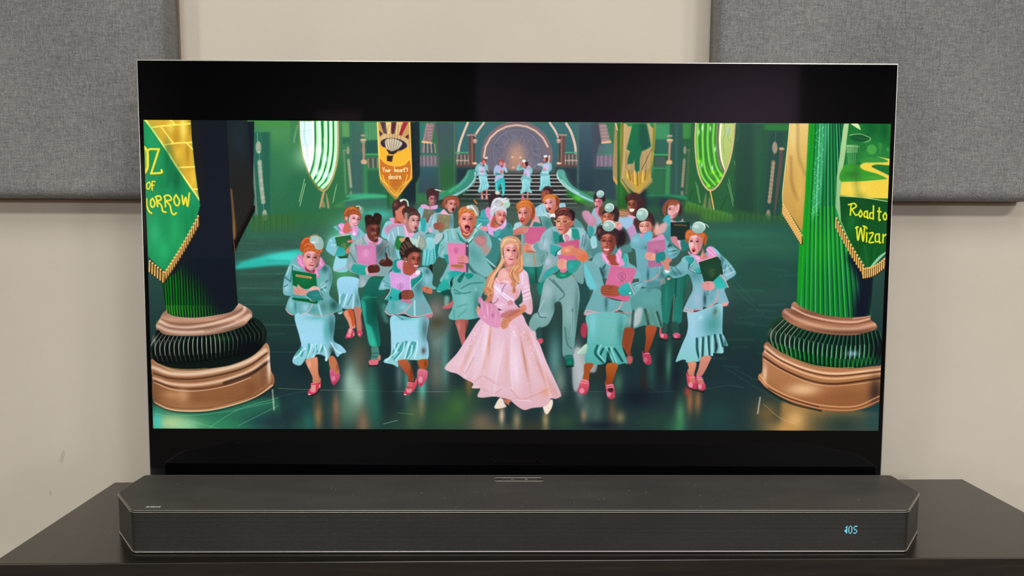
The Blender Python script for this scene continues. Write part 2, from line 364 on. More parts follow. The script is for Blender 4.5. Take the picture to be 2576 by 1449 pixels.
def S(p, col, w=1.2, a=1., b=.5, w2=None, s=1):
    q = pt(p); q = smooth(q, False) if s else q
    w2 = w if w2 is None else w2
    pad = max(w, w2)/2+b*2+2
    x0, y0 = np.maximum(np.floor(q.min(0)-pad).astype(int), -20); x1, y1 = np.ceil(q.max(0)+pad).astype(int)
    x1 = min(x1, PW+20); y1 = min(y1, PH+20)
    if x1 <= x0 or y1 <= y0: return
    m = np.zeros((y1-y0, x1-x0), np.float32)
    n = len(q)-1; soft = max(b, .5)
    for i in range(n):
        A, B = q[i], q[i+1]; wa = w+(w2-w)*i/n; wb = w+(w2-w)*(i+1)/n; W = max(wa, wb)/2+soft+1
        ax, ay = np.maximum(np.floor(np.minimum(A, B)-W).astype(int), (x0, y0)); bx, by = np.minimum(np.ceil(np.maximum(A, B)+W).astype(int)+1, (x1, y1))
        if bx <= ax or by <= ay: continue
        yy, xx = np.mgrid[ay:by, ax:bx]; d = B-A; t = np.clip(((xx+.5-A[0])*d[0]+(yy+.5-A[1])*d[1])/(d@d+1e-9), 0, 1)
        D = np.hypot(xx+.5-A[0]-t*d[0], yy+.5-A[1]-t*d[1]); r = (wa+(wb-wa)*t)/2
        v = m[ay-y0:by-y0, ax-x0:bx-x0]
        np.maximum(v, np.clip((r-D)/(2*soft)+.5, 0, 1)*np.minimum(1, (2*r+.35)/(2*soft)), out=v)
    comp((x0, y0, m), col, a, None, (x0, y0, x1, y1))
def ell(cx, cy, rx, ry, rot=0, n=20):
    t = np.linspace(0, 2*np.pi, n, endpoint=False); c, s = np.cos(np.radians(rot)), np.sin(np.radians(rot))
    return np.c_[cx+rx*np.cos(t)*c-ry*np.sin(t)*s, cy+rx*np.cos(t)*s+ry*np.sin(t)*c].ravel()
def E(cx, cy, rx, ry, col, rot=0, a=1., b=0, g=None, k=0): return F(ell(cx, cy, rx, ry, rot), col, a, b, 1, g, k)
def B(cx, cy, rx, ry, col, a=.5, rot=0):
    "soft round blob"
    (x, y), (u, v) = pt([cx, cy, cx+rx, cy]); s = 1/VW[2]
    rx, ry = rx*s, ry*s; R = max(rx, ry)*2.2
    x0, y0, x1, y1 = int(x-R), int(y-R), int(x+R)+1, int(y+R)+1
    x0, y0, x1, y1 = max(x0, 0), max(y0, 0), min(x1, PW), min(y1, PH)
    if x1 <= x0 or y1 <= y0: return
    yy, xx = np.mgrid[y0:y1, x0:x1]; c, sn = np.cos(np.radians(rot)), np.sin(np.radians(rot))
    dx, dy = xx-x, yy-y; X = (dx*c+dy*sn)/rx; Y = (-dx*sn+dy*c)/ry
    comp((x0, y0, np.exp(-(X*X+Y*Y)*1.1).astype(np.float32)), col, a)
# --- the hall: walls, floor
V()
F('340 290 2260 290 2260 600 340 600', '3a7850', s=0)
F('340 570 2260 570 2260 1100 340 1100', '35594c>2a4a44>1f3838>24463f', s=0)
# left wall
F('620 295 870 295 870 600 620 600', '45855a>3a7a55>2f6a4c', s=0)
B(700, 330, 60, 40, '5c9a58', .5); B(650, 470, 40, 90, '2d6d50', .6); B(780, 520, 70, 60, '2c7048', .6)
F('622 296 745 296 745 322 622 316', '4b8f4a', .8, 2, 0)
V(350, 290, 3.535)
F('985 150 1165 150 1175 1010 985 1010', '2f6a5c', .8, 2, 0); F('1100 150 1165 150 1175 1010 1105 1010', '2a6650', .7, 2, 0)
S('1160 150 1180 1000', '3c8055', 3, .7, 2)
S('1052 160 1056 240', '9db496', 1.2, .8); F(ell(1062, 285, 24, 55), 'a9a893>8d9a85', .9, 1); E(1070, 325, 10, 10, 'd8cdb0', a=.7, b=1)
S('1068 340 1074 400', '8da28a', 1.2, .8)
S('1074 410 1085 600 1105 770', '7e9a86', 11, .85, 1.5)
for i in range(10): E(1072+i*3.6, 425+i*38, 17, 20, ['b3ab97', '9ba392'][i % 2], a=.75, b=1)
S('1000 285 1020 560 1045 890', '5f7c6c', 8, .8, 1.5); E(1000, 292, 18, 12, 'b3a48c', b=1); S('1010 320 1050 880', '8a9380', 2, .6, 1)
S('1106 790 1112 840', '8da28a', 1.2, .8); F(ell(1118, 888, 23, 50), 'a9a893>7f9078', .9, 1); E(1126, 925, 10, 12, 'd8cdb0', a=.6, b=1); S('1126 945 1132 1015', '6f8f72', 1.2, .8)
F('985 890 1420 870 1420 1030 985 1040', '3f6c38', .75, 3, 0)
for i in range(26): S([1000+i*17, 890, 1000+i*17, 1025], ['5a8a3c', '2b5a38', '4d7c30'][i % 3], 2, .4, 1.5)
S('1410 90 1385 190 1378 240', 'a9c9a8', 4, .6, 2)
S('1280 760 1390 640', '22583f', 1.5, .5, 1)
V()
F('745 510 850 505 870 560 745 590', '356f42', .6, 4)
# back-left wall with column strips
V(730, 300, 6.44)
F('0 0 880 0 900 1420 0 1420', '3d7a52', .45, 0, 0)
F('300 850 900 700 900 1420 200 1420', '2f7548', .8, 12)
F('0 900 330 900 500 1420 0 1420', '2f7050', .7, 8)
F('835 45 960 45 970 290 850 290', '5f9a5c', .95, 1.5, 0)
F('960 45 1190 45 1190 1200 1000 1200', '42705f', .95, 2, 0); F('985 45 1050 45 1080 1200 1010 1200', '3a6a5e', .8, 2, 0); F('1050 200 1150 200 1170 1200 1080 1200', '46685f', .8, 2, 0)
F('1190 45 1410 45 1430 340 1200 340', '4f8e62', .95, 1.5, 0)
for x in (1240, 1290, 1340, 1385): S([x, 60, x+6, 330], '5ea273', 2, .6, 1)
F('845 290 975 290 975 400 850 400', '2f6a55', .9, 2, 0)
F('1225 340 1420 340 1425 560 1230 560', '2f5f55', .95, 1.5, 0); S('1225 570 1425 566', '43a068', 5, .9, 1)
F('1240 610 1425 610 1430 800 1250 800', '5c6a5c', .9, 2, 0)
for i in range(5): S([1265+i*38, 640, 1270+i*38, 780], ['9a8578', '3d544c'][i % 2], 3, .8, 1)
S('1250 800 1430 800', '3b8a58', 3, .8, 1)
F('1180 720 1245 720 1260 1240 1190 1240', '3f8658', .95, 1.5, 0); F('1250 830 1570 830 1570 1230 1265 1230', '2f6a50', .95, 2, 0)
F('960 560 1180 560 1190 1230 990 1230', '3c6660', .6, 4, 0)
for cy, w, h in ((262, 45, 18), (335, 52, 22), (372, 40, 14)): E(1185, cy, w, h, 'c7a586' if cy == 335 else 'a38f79', b=1)
S('1190 400 1195 660', '9c8073', 6, 1, 1); E(1190, 500, 25, 60, 'a07f70', b=1); F('1155 660 1235 660 1240 720 1160 720', 'c39e80', 1, 1)
E(938, 505, 24, 62, '9a8d7c', b=1); S('925 380 935 450', '7f9a78', 1.2, .7); E(880, 505, 28, 14, '8d9478', a=.8, b=1)
S('872 530 905 1190', '5d8a62', 6, .8, 1); S('945 660 965 860 985 1090', '87907c', 7, .9, 1)
for i in range(9): E(948+i*4.6, 690+i*48, 17, 22, 'a09585', a=.7, b=1)
E(985, 1200, 20, 40, '87907c', a=.8, b=1)
# stained oval window, left
F('130 30 790 30 790 400 770 700 700 960 620 1110 540 1165 470 1140 380 1040 290 880 200 620 150 300', '7d8a4a', .95, 1.5, 0)
F('150 30 780 30 778 400 755 700 690 930 610 1080 540 1135 480 1110 390 1000 300 850 215 610 165 300', 'b9c87a>8f9a58', 1, 1, 0, k=1)
F('150 30 400 30 400 400 385 620 320 860 150 600', 'd2eef0', 1, 1, 0)
B(290, 560, 110, 130, 'ffffff', .95); S('240 40 230 190 235 330 270 420 280 600', '86b0b4', 1.6, .8, .7); S('160 190 230 190 340 170', '8fb8bc', 1.2, .7, .7); S('235 380 200 430', '8fb8bc', 1.2, .7, .7)
S('375 30 385 300 372 560 340 740 300 850', 'f2f6ee', 8, 1, 1); S('400 30 405 400 392 620 360 760 325 870', '3e6a55', 3, 1, 1)
for pts, w in (('465 30 472 300 462 560 425 800 360 960', 15), ('575 30 580 300 572 540 530 780 470 940 420 1010', 10), ('660 30 664 320 655 560 610 800 540 980 470 1060', 10), ('738 30 742 320 735 560 700 800 630 990 520 1110', 9)):
    S(pts, '1f8f4a', w+6, 1, 1); S(pts, 'a5f0a0', w, 1, 1); S(pts, 'c8ffd0', w*.55, .9, 1.5); S(pts, 'e6fff0', w*.3, .6, 1.5)
S('510 30 522 300 512 540 470 780 395 960', '0f6a40', 3, .9, .8); S('615 30 620 320 610 560 565 800 490 980', '0f6a40', 2.5, .9, .8); S('700 30 705 320 695 560 650 800 570 1000', '0f6a40', 2.5, .9, .8)
B(465, 500, 50, 90, 'ffffff', .9); B(560, 640, 45, 60, 'f4ffff', .7); B(430, 860, 70, 60, 'f0fff4', .7); B(555, 340, 25, 50, 'e8ffb0', .6); B(600, 900, 80, 60, 'eafff0', .6)
K()
S('778 30 780 400 760 690 695 940 615 1100 545 1160 470 1130', 'b99a6c', 4, .9, .8); S('470 1130 380 1020 290 860 205 620 155 300 148 30', '7f7a4a', 3, .8, 1)
B(230, 600, 180, 200, 'd6f4c8', .35)
F('530 1180 560 1190 500 1417 475 1417', 'c48f6a', 1, .7); F('585 1180 640 1417 600 1417', 'a58c68', .9, .8); F('530 1290 570 1417 510 1417', '8c8b62', .9, .8)
S('235 965 150 1330', 'c8d6a0', 1.5, .8, .6); S('248 1040 160 1400', 'c8d6a0', 1.5, .8, .6); S('760 1050 690 1350', 'a8c890', 1.5, .7, .6); S('740 1100 700 1340', 'a8c890', 1.2, .6, .6)
F('720 1400 880 1320 900 1420 720 1420', '4a9a50', .5, 2)
E(1230, 1245, 340, 45, '3ea87c', a=.9, b=2); F('900 1310 1240 1240 1560 1235 1560 1270 1240 1275 910 1330', '48b083', .9, 1.5)
F('920 1330 1570 1280 1580 1417 930 1417', '3c6f66', .8, 4)
# dark column behind the balloon banner


F('2030 45 2080 45 2095 700 2085 900 2040 1000', '27383c', .9, 3, 0)
# arcade right of it
F('2080 60 2230 60 2100 540 2100 500', '3c7a70', 1, 2, 0)
F('2205 60 2345 60 2290 400 2150 360', '8b7377', 1, 1.5, 0); S('2225 60 2160 350', 'b39488', 2, .6, 1); S('2150 365 2290 388', 'e0aa80', 6, 1, 1)
for i in range(5): S([2210+i*8, 110+i*52, 2300-i*2, 110+i*50], 'ad938f', 2.5, .6, 1)
F('2150 400 2300 400 2360 560 2090 560', '6f7070', 1, 2, 0)
for i in range(7): S([2170+i*28, 400, 2165+i*32, 550], ['a48d88', '2f4f55'][i % 2], 3, .8, 1)
S('2090 555 2390 560', '3d6a68', 4, .9, 1); F('2095 590 2395 590 2400 770 2100 770', '7d7079', 1, 2, 0)
for i in range(10): S([2110+i*30, 600, 2112+i*30, 765], ['98828c', '5a5f66'][i % 2], 2.5, .7, 1)
F('2100 770 2410 770 2430 1200 2060 1200', '3a6068>3f4f58', 1, 3, 0)
F('2345 60 2576 60 2576 1417 2440 1130 2400 500', '4c5a60', 1, 2, 0); S('2350 60 2400 500 2430 1100', '6e6660', 3, .6, 2)
V(1110, 300, 6.44)
F('-30 60 240 60 240 1160 0 1150', '475d62>3d6a4c', 1, 2, 0); S('215 60 220 1150', '6b7c68', 3, .6, 1.5); F('0 700 235 700 225 1150 0 1140', '2c6a38', .7, 12, 0)
E(40, 1185, 60, 30, 'c49268', b=1)
# arch
F('240 60 2230 60 2210 1180 240 1180', '3f6f70>3a6468', 1, 1, 0)
F('2190 60 2300 60 2260 1000 2200 1000', '4c7a6c', .8, 3, 0)
S('430 60 380 180 320 340 285 480 265 700', 'd2b2a0', 6, 1, .8); S('690 60 600 180 540 280', 'cfae9c', 5.5, 1, .8)
S('2025 70 2100 200 2150 350 2175 480 2180 660', 'd2b2a0', 6, 1, .8); S('1760 60 1840 180 1900 300', 'cfae9c', 5.5, 1, .8)
E(1225, 600, 580, 575, '7c6a6e', b=1); S(ell(1222, 600, 528, 505)[:], 'd6b29c', 4.5, 1, .8, s=0)
E(1222, 610, 505, 485, '6f6a76', b=1.5)
E(1222, 560, 430, 420, '68697a', a=.8, b=6)
V(1110, 300, 6.44); S(ell(1222, 540, 385, 370), '8b8592', 1.5, .7, .7); S(ell(1222, 540, 400, 385), '45494f', 1, .5, .7)
rr = np.random.RandomState(4)
for i in range(170):
    t = rr.rand()*6.28; r = 370*np.sqrt(rr.rand()); x = 1222+r*np.cos(t); y = 540+r*np.sin(t)
    S([x, y, x+rr.randn()*28, y+rr.randn()*28, x+rr.randn()*40, y+rr.randn()*40], ['88828c', '595d6a', 'a0908a', '4d535e'][rr.randint(4)], 1.1, .45, .7)
B(1215, 640, 170, 250, 'b48a70', .75); B(1215, 540, 110, 140, 'b88e76', .5); B(1215, 760, 150, 80, 'b07f66', .6)
for x, y in ((1150, 610), (1280, 615), (1165, 780)): B(x, y, 18, 16, 'ffc890', .8)
F('560 830 1860 830 1860 900 560 900', '4b5650', .9, 3, 0)
# balusters and pillars
for sx, x0 in ((1, 0), (-1, 2450)):
    f = lambda *a: [x0+sx*v if i % 2 == 0 else v for i, v in enumerate(a)]
    S(f(240, 540, 450, 540), '4f9a72', 3.5, 1, .8); F(f(245, 560, 560, 560, 560, 770, 245, 770), '6a5f5b', 1, 1.5, 0)
    for i in range(7): S(f(262+i*30, 580, 262+i*30, 760), ['a08a80', '45524f'][i % 2], 2.5, .8, .8); E(x0+sx*(255+i*30), 668, 10, 12, 'd9b7a8', b=.8)
    F(f(440, 250, 550, 250, 545, 740, 455, 740), '6b4f4a', 1, 1, 0); S(f(500, 300, 505, 720), '94705f', 4, .8, 1.5); S(f(530, 300, 530, 720), '3f3a3a', 3, .6, 1)
    S(f(425, 258, 560, 255), '9a7f74', 5, 1, .8); E(x0+sx*548, 345, 36, 26, 'c39c8e', b=1); E(x0+sx*548, 375, 30, 14, 'b08c80', b=1)
    E(x0+sx*545, 716, 38, 20, 'e0b69a', b=1); F(f(240, 740, 580, 735, 585, 770, 240, 775), '6e4a42', 1, 1, 0)
    F(f(245, 780, 570, 780, 560, 1160, 245, 1160), '2b3f44', 1, 3, 0)
F('2200 60 2500 60 2500 1180 2230 1150', '46616a>24404a', 1, 2, 0); S('2225 60 2215 1000', '6f7a68', 3, .5, 2)
V(1110, 300, 6.44); F('2500 60 2640 60 2640 1180 2480 1180', '4a4d58>38444e', .9, 2, 0)
# stairs
F('560 880 1870 880 2000 1150 2330 1390 2330 1480 -200 1480 0 1300 450 1180', '262f30', 1, 1, 0)
for i, y in enumerate((905, 962, 1020, 1082, 1150, 1218, 1290, 1362, 1430)):
    xa = 570-i*42; xb = 1850+i*48
    S([xa, y, xb, y+2], 'a8a09a' if i < 7 else '8a8a80', 3.4, .95, .8); S([xa, y+14, xb, y+16], '3e4a44', 2, .6, 1); S([xa, y+38, xb, y+38], '1d2220', 4, .6, 1.5)
F('-100 1250 400 1230 700 1300 700 1480 -100 1480', '2b4434', .8, 8)
# banister ramps
F('460 815 560 830 560 950 480 1080 330 1200 180 1290 0 1300 -170 1330 -170 1250 120 1140 280 1040 400 900', '3f8a78', 1, 1)
F('0 1220 130 1130 260 1060 200 1180 40 1260', '2c9a55', .8, 4); S('440 840 400 950 300 1060 140 1170', '63b09a', 5, .7, 3)
S('550 860 545 960 450 1090 280 1200 100 1270', 'a5c4c8', 4, .9, 1); S('565 900 540 1030 420 1130 260 1230', '6f9a98', 3, .8, 1)
F('1870 880 1940 1000 2150 1290 2330 1390 2330 1480 2700 1480 2520 1380 2200 1240 2000 1060', '2c8a30', 1, 3); B(2230, 1270, 110, 60, '58c81e', .9); B(2060, 1210, 60, 60, '2f7a30', .7); B(2450, 1400, 120, 50, '74c850', .8)
F('1890 815 1990 830 2020 930 2110 1060 2280 1180 2480 1290 2560 1330 2480 1370 2250 1270 2040 1130 1930 1010 1865 890', '4a9486', 1, 1)
S('1885 840 1880 920 1960 1040 2100 1150 2300 1260 2480 1340', 'a9ccc8', 4.5, .9, 1); S('1950 980 2060 1090 2230 1200', 'd0e2e4', 2.5, .7, 1); F('1920 850 1990 850 2060 1010 2150 1110 2020 1020', '7cbcae', .6, 6)
F('1850 770 1890 800 1860 900', '2c4436', .9, 2)
S('2400 1185 2520 1180', '8c8480', 4, .5, 2)
# --- balloon banner on its column
V(730, 300, 6.44)
F('1560 45 2090 45 2100 900 2035 1050 2035 1450 1580 1450', '1f3036>1e3236', 1, 1, 0); F('1565 1150 1800 1150 1740 1450 1590 1450', '2f7a3f', 1, 5, 0)
F('2030 45 2080 45 2098 700 2085 900 2040 1000', '27383c', .9, 3, 0)
F('1405 40 1950 40 1965 500 1985 960 1850 1130 1725 1290 1580 1170 1450 970 1425 500', 'c8862e', 1, .6, 0, k=1)
F('1430 45 1940 45 1950 500 1440 500', 'b9935a', 1, 0, 0)
for p, c in (('1460 45 1545 45 1575 235 1515 225', '4b3a48'), ('1640 45 1725 45 1690 240 1635 240', '5f2f42'), ('1830 45 1915 45 1800 275 1755 260', 'a82f44'), ('1550 45 1635 45 1635 240 1575 240', 'd8bd80'), ('1725 45 1830 45 1755 265 1690 240', 'd2b27a'), ('1440 180 1500 230 1460 280', '4a3848'), ('1860 290 1920 240 1920 320', '5a3040')): F(p, c, 1, .6, 0)
F('1440 330 1480 270 1580 240 1700 240 1820 275 1915 350 1930 460 1880 480 1460 420', 'c9a878', 1, .8)
E(1680, 405, 215, 100, '3a3040', 8, b=.6); F('1550 330 1680 310 1810 370 1800 430 1730 500 1690 560 1590 520 1545 430', 'c0b49c', 1, .8)
for x in (1560, 1610, 1650, 1690, 1735, 1785): S([1600+(x-1560)*.9, 90, x, 330, 1620+(x-1560)*.35, 545], '4c3a30', 1, .7, .5)
F('1560 470 1600 560 1640 560 1760 530 1890 460 1940 500 1945 760 1830 770 1680 745 1540 690 1450 600 1445 440 1500 450', 'e2ab38', 1, .8)
F('1560 480 1600 500 1650 520 1740 490 1740 510 1690 560 1610 555', '3a2a2e', 1, .6); F('1568 590 1670 590 1650 690 1570 675', '3c2c30', 1, .6, 0); S('1610 550 1580 595', '4a3830', 1, .8); S('1665 555 1665 595', '4a3830', 1, .8)
F('1455 640 1560 720 1700 760 1850 740 1935 660 1960 930 1850 1010 1700 1010 1540 970 1470 860', 'c4722c', 1, 1)
S('1460 620 1550 710 1700 755 1840 730 1930 650', 'f2c050', 2.5, .9, .7)
S('1420 45 1445 500 1455 900 1560 1060 1725 1230 1880 1040 1960 900 1955 500 1935 45', 'f7cf60', 2.2, .9, .7)
S('1410 45 1430 500 1440 920', 'ffe890', 2, .9, .7)
B(1560, 200, 70, 200, 'ffe0a0', .15); S('1500 900 1540 1020 1640 1110 1720 1200', 'f0c84c', 2, .9, .8); S('1900 900 1860 1030 1780 1110 1730 1200', 'f0c84c', 2, .9, .8); S('1600 980 1620 1080 1800 1090 1830 990', 'e8b040', 1.6, .8, .7)
B(1700, 1060, 120, 90, 'a85c28', .6)
K()
for i in range(13): S([1460+i*20, 985+i*22, 1470+i*20, 1040+i*23], 'b9935a', 1.3, .9, .5)
for i in range(13): S([1735+i*19, 1280-i*25, 1740+i*19, 1230-i*25], 'c9a25e', 1.3, .9, .5)
# words: Your heart's / desire
W = 'f4e2b8'
def tx(strokes, col, w, ox=0, oy=0, sc=1, b=.45):
    for st in strokes.split('|'):
        a = [float(t) for t in st.split()]; a = [ox+v*sc if i % 2 == 0 else oy+v*sc for i, v in enumerate(a)]
        S(a, col, w, 1, b)
tx('1500 780 1515 815 1530 780|1515 815 1512 845|1548 815 1540 835 1552 850 1562 832 1548 815|1575 815 1575 845 1592 848 1598 815 1600 850|1612 850 1612 820 1630 816', W, 1.7)
tx('1690 775 1692 850|1692 825 1710 815 1714 850|1735 835 1752 828 1745 812 1730 830 1740 852 1756 846|1792 815 1772 822 1775 848 1792 846 1794 815 1798 850|1812 850 1810 815|1811 825 1830 812|1845 785 1850 846 1860 846|1836 812 1862 806|1876 780 1872 795|1905 795 1890 800 1906 825 1890 842', W, 1.7)
tx('1622 890 1625 965|1624 930 1600 930 1602 962 1624 960|1645 942 1662 936 1655 920 1642 938 1650 965 1668 958|1700 925 1682 930 1700 948 1682 965|1720 925 1722 965|1720 905 1722 908|1740 965 1738 925 1758 918|1775 942 1792 934 1784 918 1770 938 1780 964 1798 956', W, 1.7)
# --- right side wall
V(1490, 300, 5.5725)
F('870 60 2240 60 2240 1449 870 1449', '235e40>1d5a3c>1f5a36', 1, 0, 0)
F('60 60 330 60 330 1449 40 1449', '3f5f62', .0)
F('85 60 190 60 260 340 130 330', '8f7a7c', 1, 1.5, 0); S('140 330 250 318', 'dca57c', 6, 1, 1)
for i in range(5): S([110+i*6, 100+i*48, 200+i*10, 96+i*48], 'b09892', 2, .6, 1)
F('90 350 300 340 300 480 60 480', '55757a', .8, 2, 0); F('60 500 300 500 300 670 45 670', '806f80', .95, 2, 0)
for i in range(8): S([70+i*30, 505, 70+i*30, 660], ['988898', '5a6068'][i % 2], 2, .6, 1)
S('60 485 290 490', '4a8a78', 3, .8, 1); F('45 680 300 680 350 1150 30 1100', '2f4a50', .95, 3, 0); S('50 695 280 695', '3c7a72', 3, .6, 1.5)
F('0 60 80 60 45 700 0 700', '48505c', 1, 3, 0)
F('870 60 1085 60 1085 290 880 290', '3f9060', .95, 2, 0); F('885 290 1080 290 1080 490 885 490', '2a6a58', .95, 2, 0); S('870 498 1050 500', '3aa260', 5, .9, 1)
F('870 520 1030 520 1030 670 870 670', '3f5a50', .95, 2, 0)
for i in range(6): S([890+i*25, 530, 890+i*25, 660], '5d6a5a', 2, .6, 1)
S('870 690 1020 690', '3c9060', 6, .8, 1.5); F('860 710 1020 710 1010 1060 750 1060', '2a7048', .95, 3, 0); F('1030 640 1110 640 1090 1070 1015 1070', '3a8a52', 1, 2, 0)
F('1100 60 1270 60 1250 1070 1090 1070', '2c5a50', .95, 2, 0); F('1165 60 1200 60 1190 1070 1160 1070', '356a5a', .8, 2, 0)
for cy, w, h in ((235, 42, 16), (295, 48, 20), (325, 38, 12)): E(1085, cy, w, h, 'd3a880' if cy == 295 else 'a8927a', b=1)
S('1085 345 1075 570', 'a5836c', 6, 1, 1); F('1045 580 1112 580 1112 630 1038 630', 'c8a078', 1, 1)
F('1265 60 1395 60 1390 280 1270 280', '3f9040', .95, 2, 0); F('1250 290 1420 290 1400 1080 1240 1080', '1f6044', .9, 3, 0)
S('1303 310 1300 380', '6a8a60', 1.2, .7); E(1297, 435, 22, 58, '9c8874', b=1); S('1290 490 1288 560', '6a8a60', 1.2, .7)
S('1290 570 1275 760 1262 940', '8a7a68', 8, .9, 1)
for i in range(9): E(1288-i*3.2, 590+i*43, 16, 20, 'a8907c', a=.75, b=1)
E(1258, 1040, 20, 42, '8c7c68', b=1); E(1355, 438, 24, 16, 'b4987a', b=1); S('1352 450 1345 700 1318 1040', '7a6a5c', 7, .85, 1.5)
F('745 1065 1100 1060 1325 1085 1320 1140 1100 1100 750 1085', '2a9a68', 1, 1.5)
F('750 1100 1320 1140 1330 1449 740 1449', '1f5040', 1, 4); F('730 1230 930 1230 930 1380 740 1380', '23683c', .8, 3, 0); E(990, 1180, 60, 70, '233a48', b=3); S('1110 1170 1280 1190', '30705c', 4, .6, 2)
V(1490, 300, 5.5725)
F('1400 60 1450 60 1450 1000 1350 1250 1340 1100', '1e6a3a', .8, 4)
F('1990 60 2240 60 2240 1449 1990 1449', '16503c', 1, 6, 0)
# oval window, right
F('1440 40 2080 40 2060 500 2020 900 1960 1200 1960 1449 1300 1449 1320 1150', '1f6a34', .75, 12)
F('1450 60 2005 60 1975 320 1930 560 1850 760 1760 920 1650 1000 1560 930 1480 760 1445 500', '8fb45a>7aa045', 1, .8, 0, k=1)
F('1800 60 2005 60 1970 340 1930 540 1855 740 1810 600 1785 300', 'b0c070>9ab060', 1, 1, 0); S('1800 60 1785 300 1805 560 1855 740', 'f4f0c8', 5, 1, 1)
S('1850 60 1860 200 1830 300 1845 480', '6a8a60', 1.5, .7, .8); S('1930 120 1900 250 1950 330', '6a8a60', 1.5, .7, .8); B(1900, 160, 30, 60, '9ab8c0', .6)
S('1770 60 1755 300 1780 560 1840 730', '6a705c', 6, 1, 1.2)
for pts in ('1478 60 1470 300 1490 600 1540 800 1640 940', '1550 60 1545 300 1560 600 1610 780 1720 920', '1625 60 1615 300 1635 560 1680 720 1780 880', '1705 60 1690 300 1710 520 1745 680 1820 800'):
    S(pts, '2a7a30', 14, 1, 1.5); S(pts, '5cc030', 7, .95, 2); S(pts, '9be060', 2.5, .7, 1.5)
for x, y in ((1490, 180), (1650, 130), (1718, 420), (1530, 640), (1680, 680), (1540, 120)): B(x, y, 14, 40, 'd8f0e0', .7)
for x, y in ((1500, 590), (1620, 940), (1760, 870), (1800, 790), (1690, 740)): B(x, y, 40, 30, '86f010', .7)
K(); S('1450 55 1440 300 1455 560 1490 760 1560 920 1650 1000 1760 930 1860 750 1930 560 1975 320 2003 60', 'd0a880', 4.2, .95, .8)
S('2040 80 2055 160 2035 300', '8ac0b0', 5, .5, 3)
S('1650 1000 1680 1140 1705 1270', 'd8a050', 3.5, 1, .7); F('1595 1020 1550 1230 1590 1250', '7c8050', .9, 1); F('1640 1080 1620 1260 1680 1260', '6f7a4c', .9, 1)
for p in ('1450 880 1500 1170', '1475 930 1515 1170', '1910 840 1975 1150', '1900 900 1975 1220', '1985 580 2000 650'): S(p, 'a8c880', 1.3, .7, .6)
S('1400 990 1360 1130', '0f4028', 2, .7, 1); S('1880 1080 1800 1260', '0f4028', 2, .7, 1)
F('1310 1150 1400 1180 1600 1260 1940 1340 1970 1449 1480 1449 1300 1330', '3f7a2c', .95, 3)
for i in range(34): S([1320+i*19, 1160+i*6, 1318+i*19, 1300+i*6], ['6a9030', '2c6a2c', '507e28'][i % 3], 2, .5, 1.5)
for i in range(14): E(1350+i*45, 1175+i*13, 16, 22, '5c9a38', a=.6, b=1.5)
V(1850, 300, 3.45)
F('0 40 470 40 420 600 400 850 560 960 560 980 0 960', '14503a>10482f', .75, 3, 0)
F('170 100 240 60 240 400 190 960', '1f6040', .7, 3, 0)
F('250 45 460 45 450 100 250 100', '1f8034', .9, 1.5, 0); F('290 110 420 110 370 950 200 950', '145040', .9, 2, 0); F('245 100 300 100 230 960 190 960', '1a5a3c', .9, 2, 0)
S('350 120 344 200', '6a8060', 1.2, .7); F(ell(341, 248, 23, 52), '9a8a74', .95, .8); S('332 300 328 360', '6a8060', 1.2, .7)
S('328 370 312 560 292 720', '7c6c5c', 9, .95, 1)
for i in range(10): E(328-i*3.8, 385+i*36, 17, 19, 'a08874', a=.8, b=.8)
F(ell(284, 835, 20, 50), '94846c', .95, .8); S('275 890 270 950', '6a8060', 1.2, .7)
F('382 250 410 258 405 400 375 620 340 850 335 800 350 600 372 400', '5f5048', .95, 1); E(400, 258, 25, 12, 'b49474', b=.8)
F('0 790 200 830 560 850 560 960 200 970 0 950', '2f6a2a', .7, 4)
for i in range(22): S([10+i*24, 830, 8+i*24, 950], ['4a7a24', '1a5030'][i % 2], 2.5, .5, 2)
V()
F('1040 512 1560 512 1560 600 1040 600', '46584e', .9, 6, 0); F('1560 530 1760 535 1780 600 1560 600', '2c5044', .9, 6, 0); F('1740 556 2040 572 2040 640 1740 640', '2a5e4c', .9, 3, 0); F('860 530 1060 520 1060 600 860 600', '3c7c68', .7, 8, 0)
# --- floor patterns
V()
F('590 580 880 560 1700 560 2030 575 2030 760 590 760', '3c6656', .55, 10, 0)
F('1760 575 2060 570 2060 720 1760 700', '1f5a48', .85, 12)
B(1200, 620, 420, 90, '4a6a5e', .5); B(1850, 590, 120, 18, '2f7a58', .6); B(1900, 620, 120, 10, '2a6a54', .6)
F('1880 650 2040 700 2030 900 1850 800', '1a4a44', .5, 10)
F('590 672 620 655 680 640 760 628 760 662 680 668 600 676', '2fb0a4', .95, 3); B(720, 645, 60, 14, '48c8bc', .8); B(625, 660, 40, 8, '35a898', .6)
B(880, 590, 40, 30, '46c0a8', .9); B(950, 540, 40, 14, '4ab8b0', .8); B(865, 660, 40, 80, '55b070', .75); B(850, 610, 30, 20, '90e0c8', .6); B(900, 560, 60, 20, '4a9a80', .6)
for y, a in ((612, .35), (632, .3), (688, .5), (724, .6), (765, .6), (816, .7), (884, .7)): S([600, y, 830, y+2], '5a8a72', 1.1, a, .7)
for y in (705, 740, 790, 850): S([596, y, 700, y-4, 820, y+8], '26483e', 10, .35, 6)
S('690 700 790 660', '1f4238', 1.5, .6, 1)
F('690 884 1900 880 2000 1100 340 1100 400 1000', '22383c', .75, 14, 0)
S('700 976 790 980 1000 984 1130 985', '7f9a78', 1.2, .7, .5); S('1130 985 1500 985', '5a6a5e', 1, .4, .6); S('1480 985 1620 986 1700 984', '6a8a78', 1, .4, .6)
